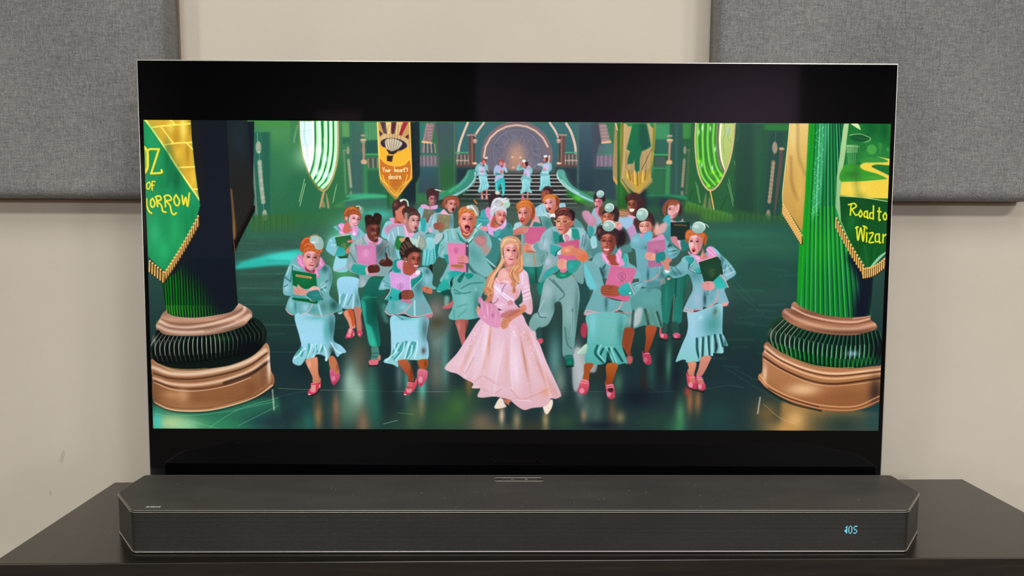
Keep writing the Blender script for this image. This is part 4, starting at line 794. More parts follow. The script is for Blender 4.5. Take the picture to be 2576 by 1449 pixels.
# --- people on the screen
FR = [0, 0, 1, 1, 1, 0]
def face(cx, cy, w, h, rot=0, skin='e8aca0', sh='b87468', mouth=0, turn=0, brow='6a3a30', lip='b04458', eyes=1, hi='f8ccc4', hair=None, hs=None, bd=None):
    c, s = np.cos(np.radians(rot)), np.sin(np.radians(rot))
    def T(*a):
        o = []
        for i in range(0, len(a), 2): u, v = a[i]*w, a[i+1]*h; o += [cx+u*c-v*s, cy+u*s+v*c]
        return o
    F(T(-.9, -.55, -.5, -1, .5, -1, .9, -.55, .92, .1, .68, .62, .3, .95, 0, 1.02, -.3, .95, -.68, .62, -.92, .1), skin, 1, .5, k=1)
    k = turn*.28; z = h/VW[2]/20
    F(T(.35+k, -1, 1.1, -1, 1.1, 1, .1, 1.1, .45+k, .6, .3+k, .1), sh, .75, 1.6*z+.5)
    E(*T(-.35+k, .15), w*.28, h*.2, hi, a=.6, b=1.5*z); E(*T(-.1+k, -.62), w*.45, h*.2, hi, a=.55, b=1.8*z)
    E(*T(.02+k, .8), w*.2, h*.1, hi, a=.35, b=1*z)
    for e in (-1, 1):
        x = e*.4+k
        E(*T(x, -.2), w*.24, h*.12, sh, a=.6, b=.9*z)
        S(T(x-.25, -.37-.05*e, x, -.45, x+.25, -.37+.05*e), brow, 1.2*z, .65, .45)
        if eyes:
            E(*T(x, -.18), w*.14, h*.055, 'd8c4c0', a=.5, b=.4); E(*T(x+turn*.05, -.18), w*.08, h*.065, '2c1c1e', b=.45)
            S(T(x-.2, -.17, x, -.26, x+.2, -.18), '2c1a1c', 1.1*z, .9, .35)
        else: S(T(x-.2, -.2, x, -.13, x+.2, -.2), '2c1a1c', 1.3*z, .85, .4)
    S(T(.08+k*1.3, -.2, .12+k*1.6, .1, .1+k*1.6, .24), sh, 1.8*z, .75, .8*z); E(*T(-.02+k*1.5, .2), w*.1, h*.07, hi, a=.7, b=.6*z)
    S(T(-.12+k*1.4, .3, .02+k*1.5, .34, .16+k*1.3, .29), sh, 1.2*z, .9, .5)
    mx = k*1.25
    if mouth == 0: F(T(-.28+mx, .56, -.08+mx, .5, .05+mx, .53, .2+mx, .5, .36+mx, .56, .1+mx, .68), lip, 1, .4); S(T(-.28+mx, .57, .05+mx, .58, .36+mx, .56), '6a2028', .8*z, .8, .3)
    elif mouth == 1: F(T(-.24+mx, .52, .05+mx, .4, .32+mx, .52, .22+mx, .78, .03+mx, .84, -.16+mx, .76), lip, 1, .4); F(T(-.14+mx, .55, .05+mx, .49, .22+mx, .55, .12+mx, .72, -.05+mx, .72), '3a1016', 1, .4); S(T(-.1+mx, .54, .18+mx, .54), 'f0dcd4', 1.3*z, .7, .4)
    else: F(T(-.38+mx, .48, .05+mx, .5, .42+mx, .46, .3+mx, .7, .05+mx, .78, -.26+mx, .68), lip, 1, .4); F(T(-.3+mx, .52, .05+mx, .54, .34+mx, .51, .2+mx, .63, -.18+mx, .63), 'f6ece6', 1, .4)
    if bd: F(T(-.72+k, .25, -.5+k, .5, -.35+mx, .42, .05+mx, .36, .4+mx, .42, .7, .1, .85, -.1, .72, .62, .3, .98, 0, 1.04, -.35, .98, -.68, .62), bd, .55, 1.2*z)
    K()
    if hair:
        F(T(-1.0, -.05, -1.04, -.5, -.9, -.95, -.4, -1.24, .4, -1.26, .92, -.95, 1.06, -.5, 1.02, -.05, .92, -.3, .75, -.62, .2, -.78, -.3, -.76, -.75, -.6, -.9, -.3), hair, 1, .6)
        hs = hs or 'c88a60'
        for q in ((-.95, -.5, -.8, -.9, -.3, -1.12), (-.6, -.75, -.4, -.98, .2, -1.15), (-.1, -.82, .2, -1, .6, -1.05), (.4, -.82, .8, -.8, .98, -.45)): S(T(*q), hs, 1.3*z, .65, .6*z)
def hat(cx, cy, rx, ry, rot=0, c='a9cdc4'):
    E(cx+rx*.12, cy-ry*.22, rx*1.02, ry, 'e4ece4', rot, b=.5); E(cx, cy, rx, ry, c+'>88b0a8', rot, b=.5); E(cx-rx*.3, cy-ry*.3, rx*.45, ry*.35, 'd4e6e0', rot, a=.7, b=1.4)
def book(p, c, e=None, dk='8a4468', ec='e8a0c8', em='7a3a5c', er=5.):
    F(p, c, 1, .4, 0, k=1); a = [float(t) for t in p.split()] if isinstance(p, str) else p
    xs, ys = a[::2], a[1::2]; B((min(xs)+max(xs))/2-10, (min(ys)+max(ys))/2, (max(xs)-min(xs))*.35, (max(ys)-min(ys))*.3, ec, .3)
    S(a+a[:2], ec, 1.3, .8, .5, s=0); K()
    if e:
        x, y = e; r = er*VW[2]; S(list(ell(x, y, r, r*1.05))+list(ell(x, y, r, r*1.05))[:2], em, .7, .85, .4)
        S([x+r*.35, y-r*.5, x-r*.3, y-r*.4, x-r*.2, y, x+r*.35, y+r*.1, x+r*.2, y+r*.55, x-r*.4, y+r*.4], em, .9, .9, .4); S([x-r*.3, y+r, x-r*.4, y+r*1.7], em, .9, .7, .5); S([x+r*.2, y+r, x+r*.2, y+r*1.7], em, .9, .7, .5)
def folds(ls, c='e0f4f4', a=.6, w=2, b=1.2):
    for l in ls.split('|'): S(l, c, w, a, b)
def hand(cx, cy, w, h, skin, sh, rot=0, n=4):
    c, s = np.cos(np.radians(rot)), np.sin(np.radians(rot))
    T = lambda *a: [v for i in range(0, len(a), 2) for v in (cx+a[i]*w*c-a[i+1]*h*s, cy+a[i]*w*s+a[i+1]*h*c)]
    F(T(-1, -.6, -.5, -1, .6, -.9, 1, -.3, 1, .6, .5, 1, -.5, 1, -1, .5), skin, 1, .5)
    for i in range(n): y = -.62+i*1.3/max(n-1, 1); S(T(-.95, y, -.3, y-.08, .1, y), sh, .9, .8, .5); S(T(-.9, y-.18, -.3, y-.24), 'ffd8cc' if skin > 'c' else skin, .8, .4, .5)
    S(T(.2, -.7, -.2, -.4), sh, 1, .6, .6)
def shoe(p, c='d8506a', hi='f8b8c4'):
    F(p, c+'>b03850', 1, .6); q = [float(t) for t in p.split()]; xs, ys = q[::2], q[1::2]; cx = sum(xs)/len(xs); cy = sum(ys)/len(ys)
    E(cx-(max(xs)-min(xs))*.1, cy+(max(ys)-min(ys))*.15, (max(xs)-min(xs))*.22, (max(ys)-min(ys))*.18, hi, a=.6, b=1)
def straps(p): 
    for l in p.split('|'): S(l, 'f6b0b8', 1.2, .95, .5)
LB, TB, GT, DT, DG = 'a4d4e4', '7cbcc0', '7fa8a8', '1f8f86', '1c6456'
FA, FS = 'e8a89c', 'b06c60'
# four dancers on the stairs
V(1180, 380, 10.35)
def far(jacket, skirt, head, hatp, legs, bookp, handp, hair='4a2c30', fold=''):
    for l in legs: S(l, 'd07868', 5, 1, 1, 3)
    F(skirt, 'a0dce4>66b4b8', 1, .6, k=1); folds(fold, 'd4f4f8', .8, 1.6, .9); K()
    F(jacket, '84c4c4>78b8bc', 1, .6)
    x, y, r = head; E(x+6, y-14, r*1.05, r*1.1, hair, b=.8); E(x, y+6, r*.8, r, 'd8746c', b=.7); E(x-r*.2, y, r*.3, r*.4, 'f0a090', a=.7, b=.8); S([x-r*.4, y-4, x-r*.1, y-4], '5a2c30', .8, .6, .6); S([x-r*.2, y+r*.45, x+r*.1, y+r*.45], '8a3038', .9, .7, .5)
    if hatp: E(*hatp, 'e0eeea', -10, b=.6)
    if bookp: F(bookp, 'c8c0e4', 1, .6, 0); E(*handp, 30, 28, 'd8847c', b=.7)
far('270 330 340 380 400 410 450 340 490 400 490 450 440 520 500 650 470 660 250 640 190 620 200 540 150 490 180 400 230 340', '260 640 420 620 470 680 500 820 540 920 510 940 490 1000 430 1000 350 1050 280 1090 230 1040 280 860 260 740', (385, 270, 52), (455, 178, 38, 24), ['330 1060 345 1160', '460 1000 460 1140'], '250 405 400 425 385 540 250 520', (345, 530), fold='290 700 300 900 270 1050|370 880 350 1020|430 880 420 990|480 860 490 960')
F('310 1170 345 1150 375 1220 330 1255', 'e8909c', 1, .7); F('430 1160 470 1140 490 1230 440 1240', 'e8909c', 1, .7); F('270 300 330 290 350 350 330 370', 'd890c0', 1, .7); F('250 560 410 575 400 610 280 610', 'd4c8e8', 1, .6)
F('680 800 780 700 900 690 935 820 940 1000 910 1130 870 1180 860 1080 840 880 800 900 750 1060 690 1050', '30b0b4>40c4c8', 1, .6); S('720 850 730 1040', '90e8ec', 3, .8, 1.5); S('850 850 900 1100', '8ae4e8', 2.5, .8, 1.5); F('750 900 840 880 850 1050 760 1050', '157060', .7, 3)
F('740 370 900 400 930 450 990 540 960 550 900 500 900 680 790 720 670 800 690 630 640 600 650 460 690 380', 'a8b8d4>90c0cc', 1, .6); F('700 570 830 580 840 620 700 630', '2f8f88', 1, 1); F('670 800 700 640 860 630 850 680 760 740', 'b4b8d8', 1, .8); F('735 400 870 430 900 480 840 590 740 540', 'b8b4dc', .9, 1); hand(850, 540, 40, 40, 'd8847c', '9a4c48'); F('910 300 950 320 950 420 900 440 890 360', 'dc98b8', 1, 1)
E(835, 285, 62, 62, 'a8443c', b=1); E(830, 320, 42, 58, 'e08c80', b=.8); E(850, 400, 30, 30, 'a03868', b=1); F('920 430 960 430 1000 540 960 550', 'a8dcdc', 1, 1); S('810 310 830 310', '5a2c30', .8, .7); 
far('1480 470 1570 400 1640 460 1650 560 1600 640 1640 780 1600 790 1450 720 1360 780 1340 720 1400 620 1420 480 1260 510 1240 420 1310 330 1340 360 1300 450 1420 430', '1370 740 1460 700 1570 740 1600 850 1590 960 1650 1080 1590 1090 1480 1060 1370 1120 1330 1070 1380 920', (1435, 350, 60), (1430, 262, 48, 42), ['1390 1100 1400 1200', '1530 1080 1520 1240'], '1440 490 1590 490 1570 690 1430 620', (1465, 610), '2c2024', '1400 800 1400 1000 1350 1080|1450 900 1430 1050|1560 1000 1600 1080')
E(1500, 330, 36, 60, '2c2426', b=1); F('1470 480 1560 370 1580 420 1510 480', 'e8a0cc', 1, .8); hand(1345, 300, 42, 36, 'e08880', 'a05050'); F('1365 1190 1440 1190 1430 1280 1370 1270', 'cc7484', 1, 1); F('1500 1240 1550 1300 1640 1370 1590 1380 1510 1310', 'd87884', 1, 1)
far('1930 330 2080 300 2140 340 2150 480 2080 560 2070 640 1850 640 1880 540 1920 420 1800 380 1770 350 1820 320 1920 340', '1870 640 2080 620 2110 780 2130 920 2140 1000 2000 930 1930 1020 1820 1030 1850 880', (1965, 215, 48), (1990, 138, 52, 34), [], '1930 350 2090 330 2070 500 1930 480', (1965, 480), '4a343c', '1900 700 1880 900 1840 1010|1960 860 1930 990|2020 860 2010 940')
E(2030, 220, 30, 60, '4a3840', b=1); F('1800 330 1900 310 1930 340 1900 360', 'f0a8a8', 1, .8); F('1890 540 2060 520 2050 600 1990 560 1950 600 1910 570', 'b0dcec', 1, .8)
# back row, right of centre
V(1270, 470, 6.039)
F('450 340 520 280 600 250 620 330 640 440 560 480 450 440', 'a0ccd8', 1, .6); folds('500 300 490 420|560 280 600 420', '5a8a92', .7, 1.3); F('810 260 910 250 920 330 850 330', '9cc8d8', 1, .6)
E(650, 70, 82, 80, '3a2224', b=1); F('550 120 570 60 640 50 680 80 660 160 600 240 570 240', '8a4a38', 1, .7); B(590, 110, 22, 30, 'b86a58', .7)
F('570 230 590 160 640 120 740 115 820 170 830 250 800 330 760 300 740 200 640 160 600 200', 'd07c3c', 1, .7); F('760 150 820 180 830 260 790 330 770 260', '7a3a2c', .9, 1.5)
face(690, 265, 88, 118, -8, 'ecaaac', 'c07c78', 1, -1, eyes=1, hair='c87434', hs='f0a860', bd='c06a38'); F('660 340 700 380 770 330 800 310 780 390 720 420 670 390', 'cc7848', .95, 1.5); E(682, 335, 20, 18, '7a2830', b=.8)
F('570 440 640 390 720 420 780 500 740 620 680 560 640 480', 'b4d4dc', 1, .6); F('700 420 760 410 760 480 700 490', 'e8f0f4', 1, .6); F('690 470 780 480 780 600 740 600', '4a4638', 1, .8); S('650 420 740 600', '6a5a50', 1.5, .8)
F('1060 480 1150 540 1210 640 1160 660 1050 600', '5f9494', 1, 1)
# redhead man with pink folder
F('280 1190 560 1190 580 1449 360 1449 300 1350', '1f8072>125a4c', 1, .8); S('470 1200 480 1449', '0c3a34', 4, .8, 2); B(400, 1270, 50, 60, '30a090', .5)
F('40 690 130 620 180 540 260 540 330 600 500 560 470 460 640 455 720 560 730 660 640 900 640 1100 560 1200 420 1215 270 1190 240 1000 240 700 100 740 50 740', '7aa8a4>84aca8', 1, .7, k=1)
B(650, 560, 90, 110, '2f7470', .8); B(560, 1100, 90, 90, '5a8c88', .7); B(350, 1100, 60, 80, 'a0b8b0', .6); folds('300 700 290 900|620 940 560 1150', '4a7c78', .7, 2); K()
F('150 560 240 540 260 580 150 650', 'a8ccd4', 1, .7); F('430 480 480 440 530 530 460 560 400 600 380 590', 'd8a4a8', 1, .7); F('460 530 570 590 430 600', '2a7a76', 1, .7); S('530 470 560 590', '3c2c2c', 2, .8)
F('180 330 170 280 220 220 290 195 380 210 440 290 460 380 440 470 400 500 410 380 370 280 300 260 220 280 190 350', 'c46c30', 1, .6); F('400 280 450 330 455 440 410 500 400 400', '8a3c24', .9, 1.5); folds('200 280 260 230 330 240|230 250 300 215 370 240', 'f0a050', .7, 2); 
face(300, 425, 105, 145, 3, 'e89c94', 'a85c48', 1, -1, brow='8a4a2c', hi='f4c0bc', hair='c06a30', hs='f0a454', bd='b05a34'); F('250 500 280 560 350 590 420 520 430 400 450 440 430 520 370 590 290 590', 'b8603c', .95, 1.6); E(275, 500, 26, 26, '8a2c30', b=.8); E(272, 496, 16, 14, 'e87880', b=.8)
F('120 660 220 610 330 610 350 690 260 720 130 740 100 700', 'cc8478>c07468', 1, .7, 0); S('90 640 100 740', 'd0a0b0', 5, .9, .8); S('30 690 90 650 150 640', 'd8e8ec', 2.5, .9, .8)
book('310 615 610 605 608 720 560 800 400 880 300 840', 'c86088', dk='8a3c5c', ec='d87898'); hand(320, 650, 34, 44, 'd88c80', 'a05850', 30)
hand(350, 930, 70, 68, 'e09078', '9a5440'); F('330 960 480 980 470 1000 340 1000', 'a86450', .8, 1); F('400 900 440 880 480 980 420 960', 'dcb0bc', 1, .8); F('430 920 470 860 560 890 610 980 520 1030 470 970', '6a9c9c', .9, 1); S('430 1020 470 1210', 'c4826a', 3.4, 1, .7)
# man in the back at left with grey book etc.
V(940, 460, 6.3)
F('700 430 760 360 860 400 960 440 1080 420 1090 560 830 800 720 800 700 500', '7cc0c8>84c4cc', 1, .6); F('960 400 1080 410 1080 480 980 470', '2a6a70', 1, 1)
F('740 570 830 570 830 700 800 800 760 770', '38a8a8', 1, .8); S('725 460 740 700', 'c8ecf4', 3, .6, 1.5)
F('750 350 820 340 880 370 1010 350 1000 410 900 420 770 400', 'e0a4d0', 1, .8); F('840 200 850 120 930 80 1010 110 1035 200 1010 330 980 200 880 230 860 290', '4a2c30', 1, .8); S('980 105 1060 125', 'e8f0f0', 3, .9, .8)
face(930, 270, 62, 85, -2, 'a86c70', '5c343c', 0, 1, lip='8a3c4c', hi='d89ca0', hair='4a2c30', hs='6a4444'); S('890 300 895 400', 'b07064', 3, .9, 1)
F('800 405 975 440 950 560 770 555', '7a7864>6a6a5c', 1, .6, 0); S('870 460 880 485 900 450', 'a8a48c', 1, .8); hand(880, 590, 45, 42, '9c6058', '5c342c')
# curly man with grey book (1135,505)
F('890 560 960 490 1070 470 1200 500 1260 500 1260 800 1180 1000 1000 1190 970 1050 1000 850 880 790 840 740', '98bcc8>7cb0b4', 1, .6, k=1); B(1230, 600, 60, 140, '3f7c80', .8); B(930, 600, 40, 100, 'b8d8e4', .7); folds('940 520 890 700|1000 480 990 560', '5f9098', .7, 2); K()
F('1060 480 1110 420 1170 480 1240 500 1160 510', 'e8b0c8', 1, .6); S('1110 420 1170 480', 'f8e0e8', 1.3, .9)
F('990 1190 960 1100 1000 950 1090 810 1120 900 1060 1100', '1a7a74', 1, 1); F('820 820 980 830 980 950 960 1050 820 1040', '6cacb0', 1, .7); F('980 830 1060 800 1100 850 1020 960 960 950', 'b4c4c8', 1, .8)
F('820 900 950 880 970 1000 985 1230 900 1300 790 1310 770 1250', '98d4dc>60b8bc', 1, .6, k=1); folds('850 1050 820 1300|900 1080 870 1290|950 1050 960 1250', '2a9a94', .8, 3); folds('830 1080 800 1290|890 1080 850 1290', 'c8f0f4', .7, 1.5); K()
F('1015 490 1230 510 1190 760 1050 790 990 700', '8a8468>7a745c', 1, .6, 0); B(1120, 540, 14, 12, 'c8a068', .8); B(1160, 660, 40, 60, '9a9478', .6)
hand(1030, 680, 75, 55, '9c6050', '5c342c', -12); F('880 700 920 720 930 770 890 780 875 750', 'e8b0c8', 1, .7)
F('890 1310 930 1310 930 1449 900 1449', '2c1a18', 1, 1)
V(1090, 480, 6.3)
F('140 240 150 170 190 100 300 70 400 110 420 200 400 300 350 200 280 130 210 170 195 280', '8a4a38', 1, .8); folds('170 200 200 130 280 90|320 90 380 150 390 230|300 80 350 120', 'c47c58', .8, 2); face(290, 230, 80, 115, 6, 'd08c84', '94504c', 1, 1, brow='5a2c28', hi='f0b8b0', hair='8a4a38', hs='c47c58')
F('195 200 215 230 210 290 190 250', 'c87868', 1, .8); E(318, 290, 18, 22, '4a1820', b=.8)
# lady with the swirl headpiece and lady behind
F('880 190 870 110 900 60 980 30 1070 60 1080 120 1000 110 940 170 930 280 890 280', '33241f', 1, 1); E(1020, 30, 42, 32, 'd8d8c8', b=1.2); S('1040 10 1060 60', '8a7a5c', 1.5, .8)
F('760 310 820 300 880 400 900 560 700 620 670 560 690 440 740 400', '3aa0a0>5ab4b8', 1, .7); F('820 300 890 260 910 400 900 470 850 420', 'dc90c0', 1, .8); folds('720 430 870 440|700 480 860 500', '1f7a7c', .7, 2)
F('690 560 760 500 860 480 940 560 1060 560 1160 500 1250 560 1260 700 1180 760 1060 830 960 820 880 700 860 640 720 620', '4a9898>2f7c7c', 1, .7, k=1); folds('700 560 760 520|720 600 770 560|690 590 740 540', 'c8f0f4', .9, 3); B(1200, 560, 50, 60, '2a6a6c', .7); K()
F('905 400 900 300 930 180 980 120 1060 105 1130 130 1170 200 1160 290 1100 300 1000 290 960 380 940 430', 'c8ccd4', 1, .7, k=1); B(1000, 170, 30, 30, '9a98a4', .6); folds('950 180 1000 130 1070 125 1110 160|960 240 1010 260 1090 250|920 300 960 260', 'f0f0f4', .9, 2.5); folds('985 180 1020 150 1050 175|1000 230 1040 255 1080 240', '8a8890', .7, 1.5); K()
E(1085, 205, 26, 28, 'b49c6c', b=.8); E(1080, 200, 10, 10, 'f4e8c0', b=.8); E(1170, 210, 50, 60, 'a8d4bc', b=.8); F('1090 130 1160 110 1210 140 1180 170 1110 190', 'dce8e8', 1, .7); folds('1110 150 1200 140', '7a7c78', .8, 1.5); S('1160 130 1250 125', '8a6a4c', 1.3, .9)
face(1065, 405, 88, 125, 4, 'dc8c80', '9c4c44', 1, 1, hi='f8c0b8', eyes=0, lip='c03c4c', hair='c4c8d0', hs='f0f0f4'); F('900 420 930 390 960 400 980 520 1050 560 1120 500 1150 430 1160 530 1110 600 1000 640 900 620 850 540 890 500', 'e4a8d4', 1, .7, k=1); folds('920 440 940 520|1130 470 1130 540|960 570 1040 600', 'f8d8ec', .8, 2.5); K()
F('940 420 985 400 985 500 1060 550 990 590 900 560', 'c46c58', 1, 1); F('940 440 980 420 970 560 930 550', 'a04838', .6, 1.5); F('740 580 840 560 860 640 760 630', 'e8909c', 1, .8); F('850 550 950 590 960 740 880 690', 'dca8dc', 1, .6, 0); F('980 650 1060 600 1060 680 970 750', '48a8a4', 1, .8); F('1010 770 1060 750 1080 790 1030 800', 'a8d0e0', 1, .8)
F('880 700 980 740 1080 820 1050 1000 1000 1150 900 1180 810 1080 800 960 850 850', '3a807c', 1, 1.2); folds('820 1120 900 1240|840 1080 980 1200', 'b8dce8', .8, 4, 1.5)
# centre woman with pink book
V(1090, 480, 6.3)
F('160 640 230 600 370 590 440 560 660 600 780 620 880 700 930 860 880 980 830 1080 960 1280 900 1400 780 1400 500 1449 120 1449 170 1300 230 1160 200 1080 110 1050 75 980 110 820 190 720', '84bcbc>78b0b0', 1, .7, k=1)
B(700, 1050, 130, 150, '5f9c98', .8); B(750, 700, 100, 100, '4a8484', .8); B(620, 960, 60, 120, '4a8c8c', .5); B(200, 720, 50, 100, 'a8d8dc', .7); B(130, 960, 40, 60, 'b0d0d4', .7); folds('130 850 110 1000|170 880 130 960|230 640 240 800', '5a9498', .6, 3); folds('300 620 330 740', 'c4dce0', .5, 6, 3); K()
F('390 600 430 570 470 700 540 830 660 700 700 620 660 590 640 680 530 790 440 700 420 600', 'b4ccc8', 1, .8); F('380 640 430 720 530 820 560 820 690 650 640 760 560 850 500 830 420 780 390 700', '2c9088', 1, .7); S('560 810 640 730', 'f0f4f4', 2, .9, .7); S('370 660 380 760 500 830', '8a6a70', 1, .7)
F('180 1010 350 1030 380 1060 340 1170 230 1150 190 1080', '1f948c', 1, .6); B(260, 1080, 40, 40, '34b0a8', .6); F('360 1060 410 1030 380 1150 345 1170', 'd0c4cc', 1, .6)
F('440 520 450 680 530 760 620 660 640 560', 'a8584c', 1, 1); S('480 670 530 700 580 670', 'f8d0a8', 2.2, .9, .8)
F('400 420 395 340 440 270 530 240 620 290 680 390 680 520 650 560 640 400 540 320 460 380 430 460 430 560 400 530', 'c46c3c', 1, .8); F('400 330 430 290 480 260 530 280 540 330 450 350 420 400', 'b05a2c', 1, 1); folds('410 340 450 280 500 270|540 320 600 340 650 420|430 380 410 500', 'f8b068', .8, 2.5)
face(540, 480, 125, 170, 2, 'e89488', 'a85c50', 1, 0, brow='8a4838', hi='f8bcb0', hair='c06a38', hs='f4a868'); F('500 560 545 545 585 575 570 630 525 625', '4a141c', 1, .8); E(540, 605, 26, 22, 'd06870', b=1)
F('520 260 560 230 620 220 680 240 720 310 720 400 680 400 640 310 570 290', '9aa49c', 1, .8); folds('600 230 650 300 690 380|570 250 640 280', 'eceee8', .9, 3); folds('660 240 710 320', 'b08468', .7, 3); E(555, 258, 32, 28, 'd0e0dc', b=.8); S('650 150 690 200', 'd07c3c', 4, .9, .8)
book('220 820 510 830 525 1290 260 1250', 'e080ac', (362, 940), er=5.6); F('290 1170 470 1165 460 1230 300 1210', 'b07858', 1, .7); S('310 1185 450 1190', '8a5038', 1.5, .6); F('515 840 560 860 550 1280 525 1290', '4a2c3c', .8, 1)
hand(470, 1090, 85, 70, 'dc8c90', 'a0505c', -4); S('395 1140 560 1160', '5a2830', 2, .6)
E(538, 870, 10, 18, 'e8e0c0', b=.6); F('640 760 780 700 850 780 800 900 700 860', 'c87074', .75, 2.5); F('770 900 870 870 900 960 820 1010', 'c08478', .7, 2.5); folds('690 760 760 820|720 740 800 800', 'e89890', .5, 3)
S('560 1180 640 1280 780 1380 860 1390', '2a6a64', 8, .9, 2); S('580 1170 680 1300 820 1390', 'a08a84', 1.3, .8)
V(1090, 680, 6.585)
F('150 180 280 20 490 30 440 100 290 150 290 280 180 360 60 340 100 230', '28a49c>30a89c', 1, .6, k=1); B(220, 100, 50, 60, '98c4c8', .8); K(); S('490 30 440 95 290 160 270 220 290 280 180 360 60 345', 'e8ccc0', 1.4, .9, .6); F('280 180 340 120 320 260 290 290', '10302c', .9, 1); F('120 360 260 310 300 400 290 440 150 400', '0f4a44', .9, 1.5)
F('320 240 330 140 450 60 640 40 860 130 880 260 800 420 740 600 780 760 560 820 330 820 255 770 310 630 320 460 290 320', '66a8a4>70b4b0', 1, .7, k=1)
B(500, 500, 120, 200, '84c4c0', .6); B(720, 560, 60, 250, '3f7c78', .8); B(700, 310, 30, 40, 'a8d8d4', .5); folds('350 320 480 380 620 360|460 300 620 220 820 200|360 380 440 390', '2f7470', .8, 3); folds('340 660 350 800|420 760 560 640|400 600 560 560', '4a8c88', .5, 4); K()
F('400 160 490 40 530 40 450 200', '1a6a60', 1, .8); F('520 60 640 50 660 100 580 145 540 100', '1a8a80', 1, .8)
F('370 828 565 820 570 900 530 1060 530 1180 480 1240 450 1160 400 980', 'a86058>b86a64', 1, .7, k=1); B(420, 920, 30, 90, 'd88c88', .6); B(550, 960, 22, 140, '5c2c28', .7); K()
F('155 630 190 570 270 540 330 500 330 570 270 630', 'c06468', 1, 1); F('195 430 260 440 250 560 190 580', '84b4a8', .8, 2)
# lead dancer in the pale pink gown
V(1110, 780, 4.997)
F('720 1085 760 1110 880 1130 850 1170 820 1180', 'b07060', 1, 1); F('680 1190 720 1120 760 1105 800 1180 820 1215 740 1235 690 1240 668 1220', 'e8d8c8', 1, .7); S('690 1240 760 1240 820 1210', 'a06a4c', 1.3, .8); S('845 1125 850 1190', 'c07850', 2.5, .9)
F('1265 1100 1350 1090 1380 1200 1290 1190', 'e0906c', 1, 1); F('1275 1180 1330 1170 1390 1120 1405 1170 1380 1250 1330 1310 1300 1290', 'ecdccc', 1, .7); S('1300 1290 1335 1315 1385 1240', '8a5a40', 1.3, .8)
gown = '490 110 640 60 760 0 1000 40 1080 180 1170 270 1230 400 1320 640 1420 860 1505 1050 1490 1095 1430 1115 1380 1110 1350 1170 1280 1215 1150 1230 1045 1255 960 1210 890 1150 860 1125 750 1100 660 1085 520 1100 455 1080 490 990 440 985 385 975 400 920 290 860 200 800 100 770 48 712 200 540 330 340'
F(gown, 'e0b4c8>e4c0cc>d8acb4', 1, .7, k=1)
for x, y, rx, ry, c, a, r in ((560, 360, 40, 300, 'f4dcec', .8, 8), (250, 640, 40, 200, 'ecc8d8', .7, 40), (330, 560, 30, 200, 'd09c88', .6, 22), (450, 700, 40, 260, 'e8ccd8', .6, 8), (600, 420, 22, 240, 'd08868', .8, 6), (540, 700, 20, 160, 'd09880', .6, 10), (680, 620, 50, 300, 'ecd0dc', .7, 10), (830, 620, 40, 300, 'd8a8a4', .6, 2), (930, 700, 60, 330, 'f0d8e8', .8, -4), (1050, 620, 24, 300, 'c07860', .85, -10), (1170, 640, 40, 330, 'e0b4b8', .7, -18), (1080, 340, 60, 120, 'd49c94', .6, -20), (1260, 760, 30, 260, 'c08c84', .6, -22), (1330, 900, 40, 200, 'd8a098', .7, -24), (1420, 1000, 30, 140, 'c89c98', .6, -24), (750, 1000, 200, 60, 'e0c4cc', .5, 5), (1080, 1150, 160, 60, 'dcb4c0', .6, 0), (1310, 1030, 70, 60, 'e09c7c', .7, -20), (180, 740, 60, 40, 'dcb8c4', .6, 30)): B(x, y, rx, ry, c, a, r)
folds('560 150 470 400 330 700 290 860|640 200 600 500 520 850|780 400 720 700 660 1080|890 300 880 700 900 1000|1000 300 1060 600 1100 920|1130 300 1240 600 1380 1100', 'f8e4f0', .55, 4, 3)
folds('630 220 610 420 600 560|1000 340 1040 560 1100 900|420 900 520 830 700 930|520 990 640 1060 750 1000|880 1000 1000 1120 1200 1060 1350 990|300 800 410 600', 'b87868', .5, 2.5, 2); folds('560 1030 680 1080|960 1130 1130 1140|390 970 470 960', 'f4e0ec', .7, 2, 1)
for i in range(90):
    t = rr.rand(); x, y = [(500-t*200, 180+t*330), (1000+t*180, 200+t*420), (880+t*60, 200+t*120)][i % 3]; B(x+rr.randn()*16, y+rr.randn()*14, 5, 5, 'fff0f4', .8)
K()
V(1180, 580, 6.3)
# arms and bodice
F('290 1040 240 1000 260 880 330 760 400 740 420 820 390 1100 330 1130 250 1130', 'c47c60', 1, 1)
F('790 640 850 610 930 680 960 850 970 950 1000 1100 1010 1250 980 1330 900 1300 830 1220 790 1180 850 1120 830 950 790 850', 'e8c4d8>dcb0c0', 1, .7, k=1); folds('840 660 850 850|880 900 960 880|840 980 960 930|860 1040 970 990|850 1100 980 1060', 'f8e4f4', .7, 3); folds('930 720 960 900|850 1010 960 960', 'c08c9c', .6, 2.5); B(980, 1160, 30, 90, 'c8a090', .7); K()
F('390 810 480 840 590 840 700 830 800 860 820 960 780 1060 720 1130 800 1240 780 1290 640 1300 480 1240 370 1170 385 1000', 'e4bcd4>dca8bc', 1, .7, k=1)
B(450, 950, 50, 100, 'f4dcf0', .8); B(700, 960, 80, 60, 'd4a0a0', .6); B(760, 1060, 40, 100, 'd89088', .7); B(500, 1180, 90, 50, 'f0d0e4', .7); folds('400 900 500 1000 640 1110|390 870 540 990 700 1100', 'f8ecfc', .9, 3.5, 1); folds('410 920 520 1040 620 1120', 'b890ac', .7, 1.3); folds('580 850 540 910 520 980|460 1075 430 1130 370 1165', '5a3448', .9, 1.3, .6); K()
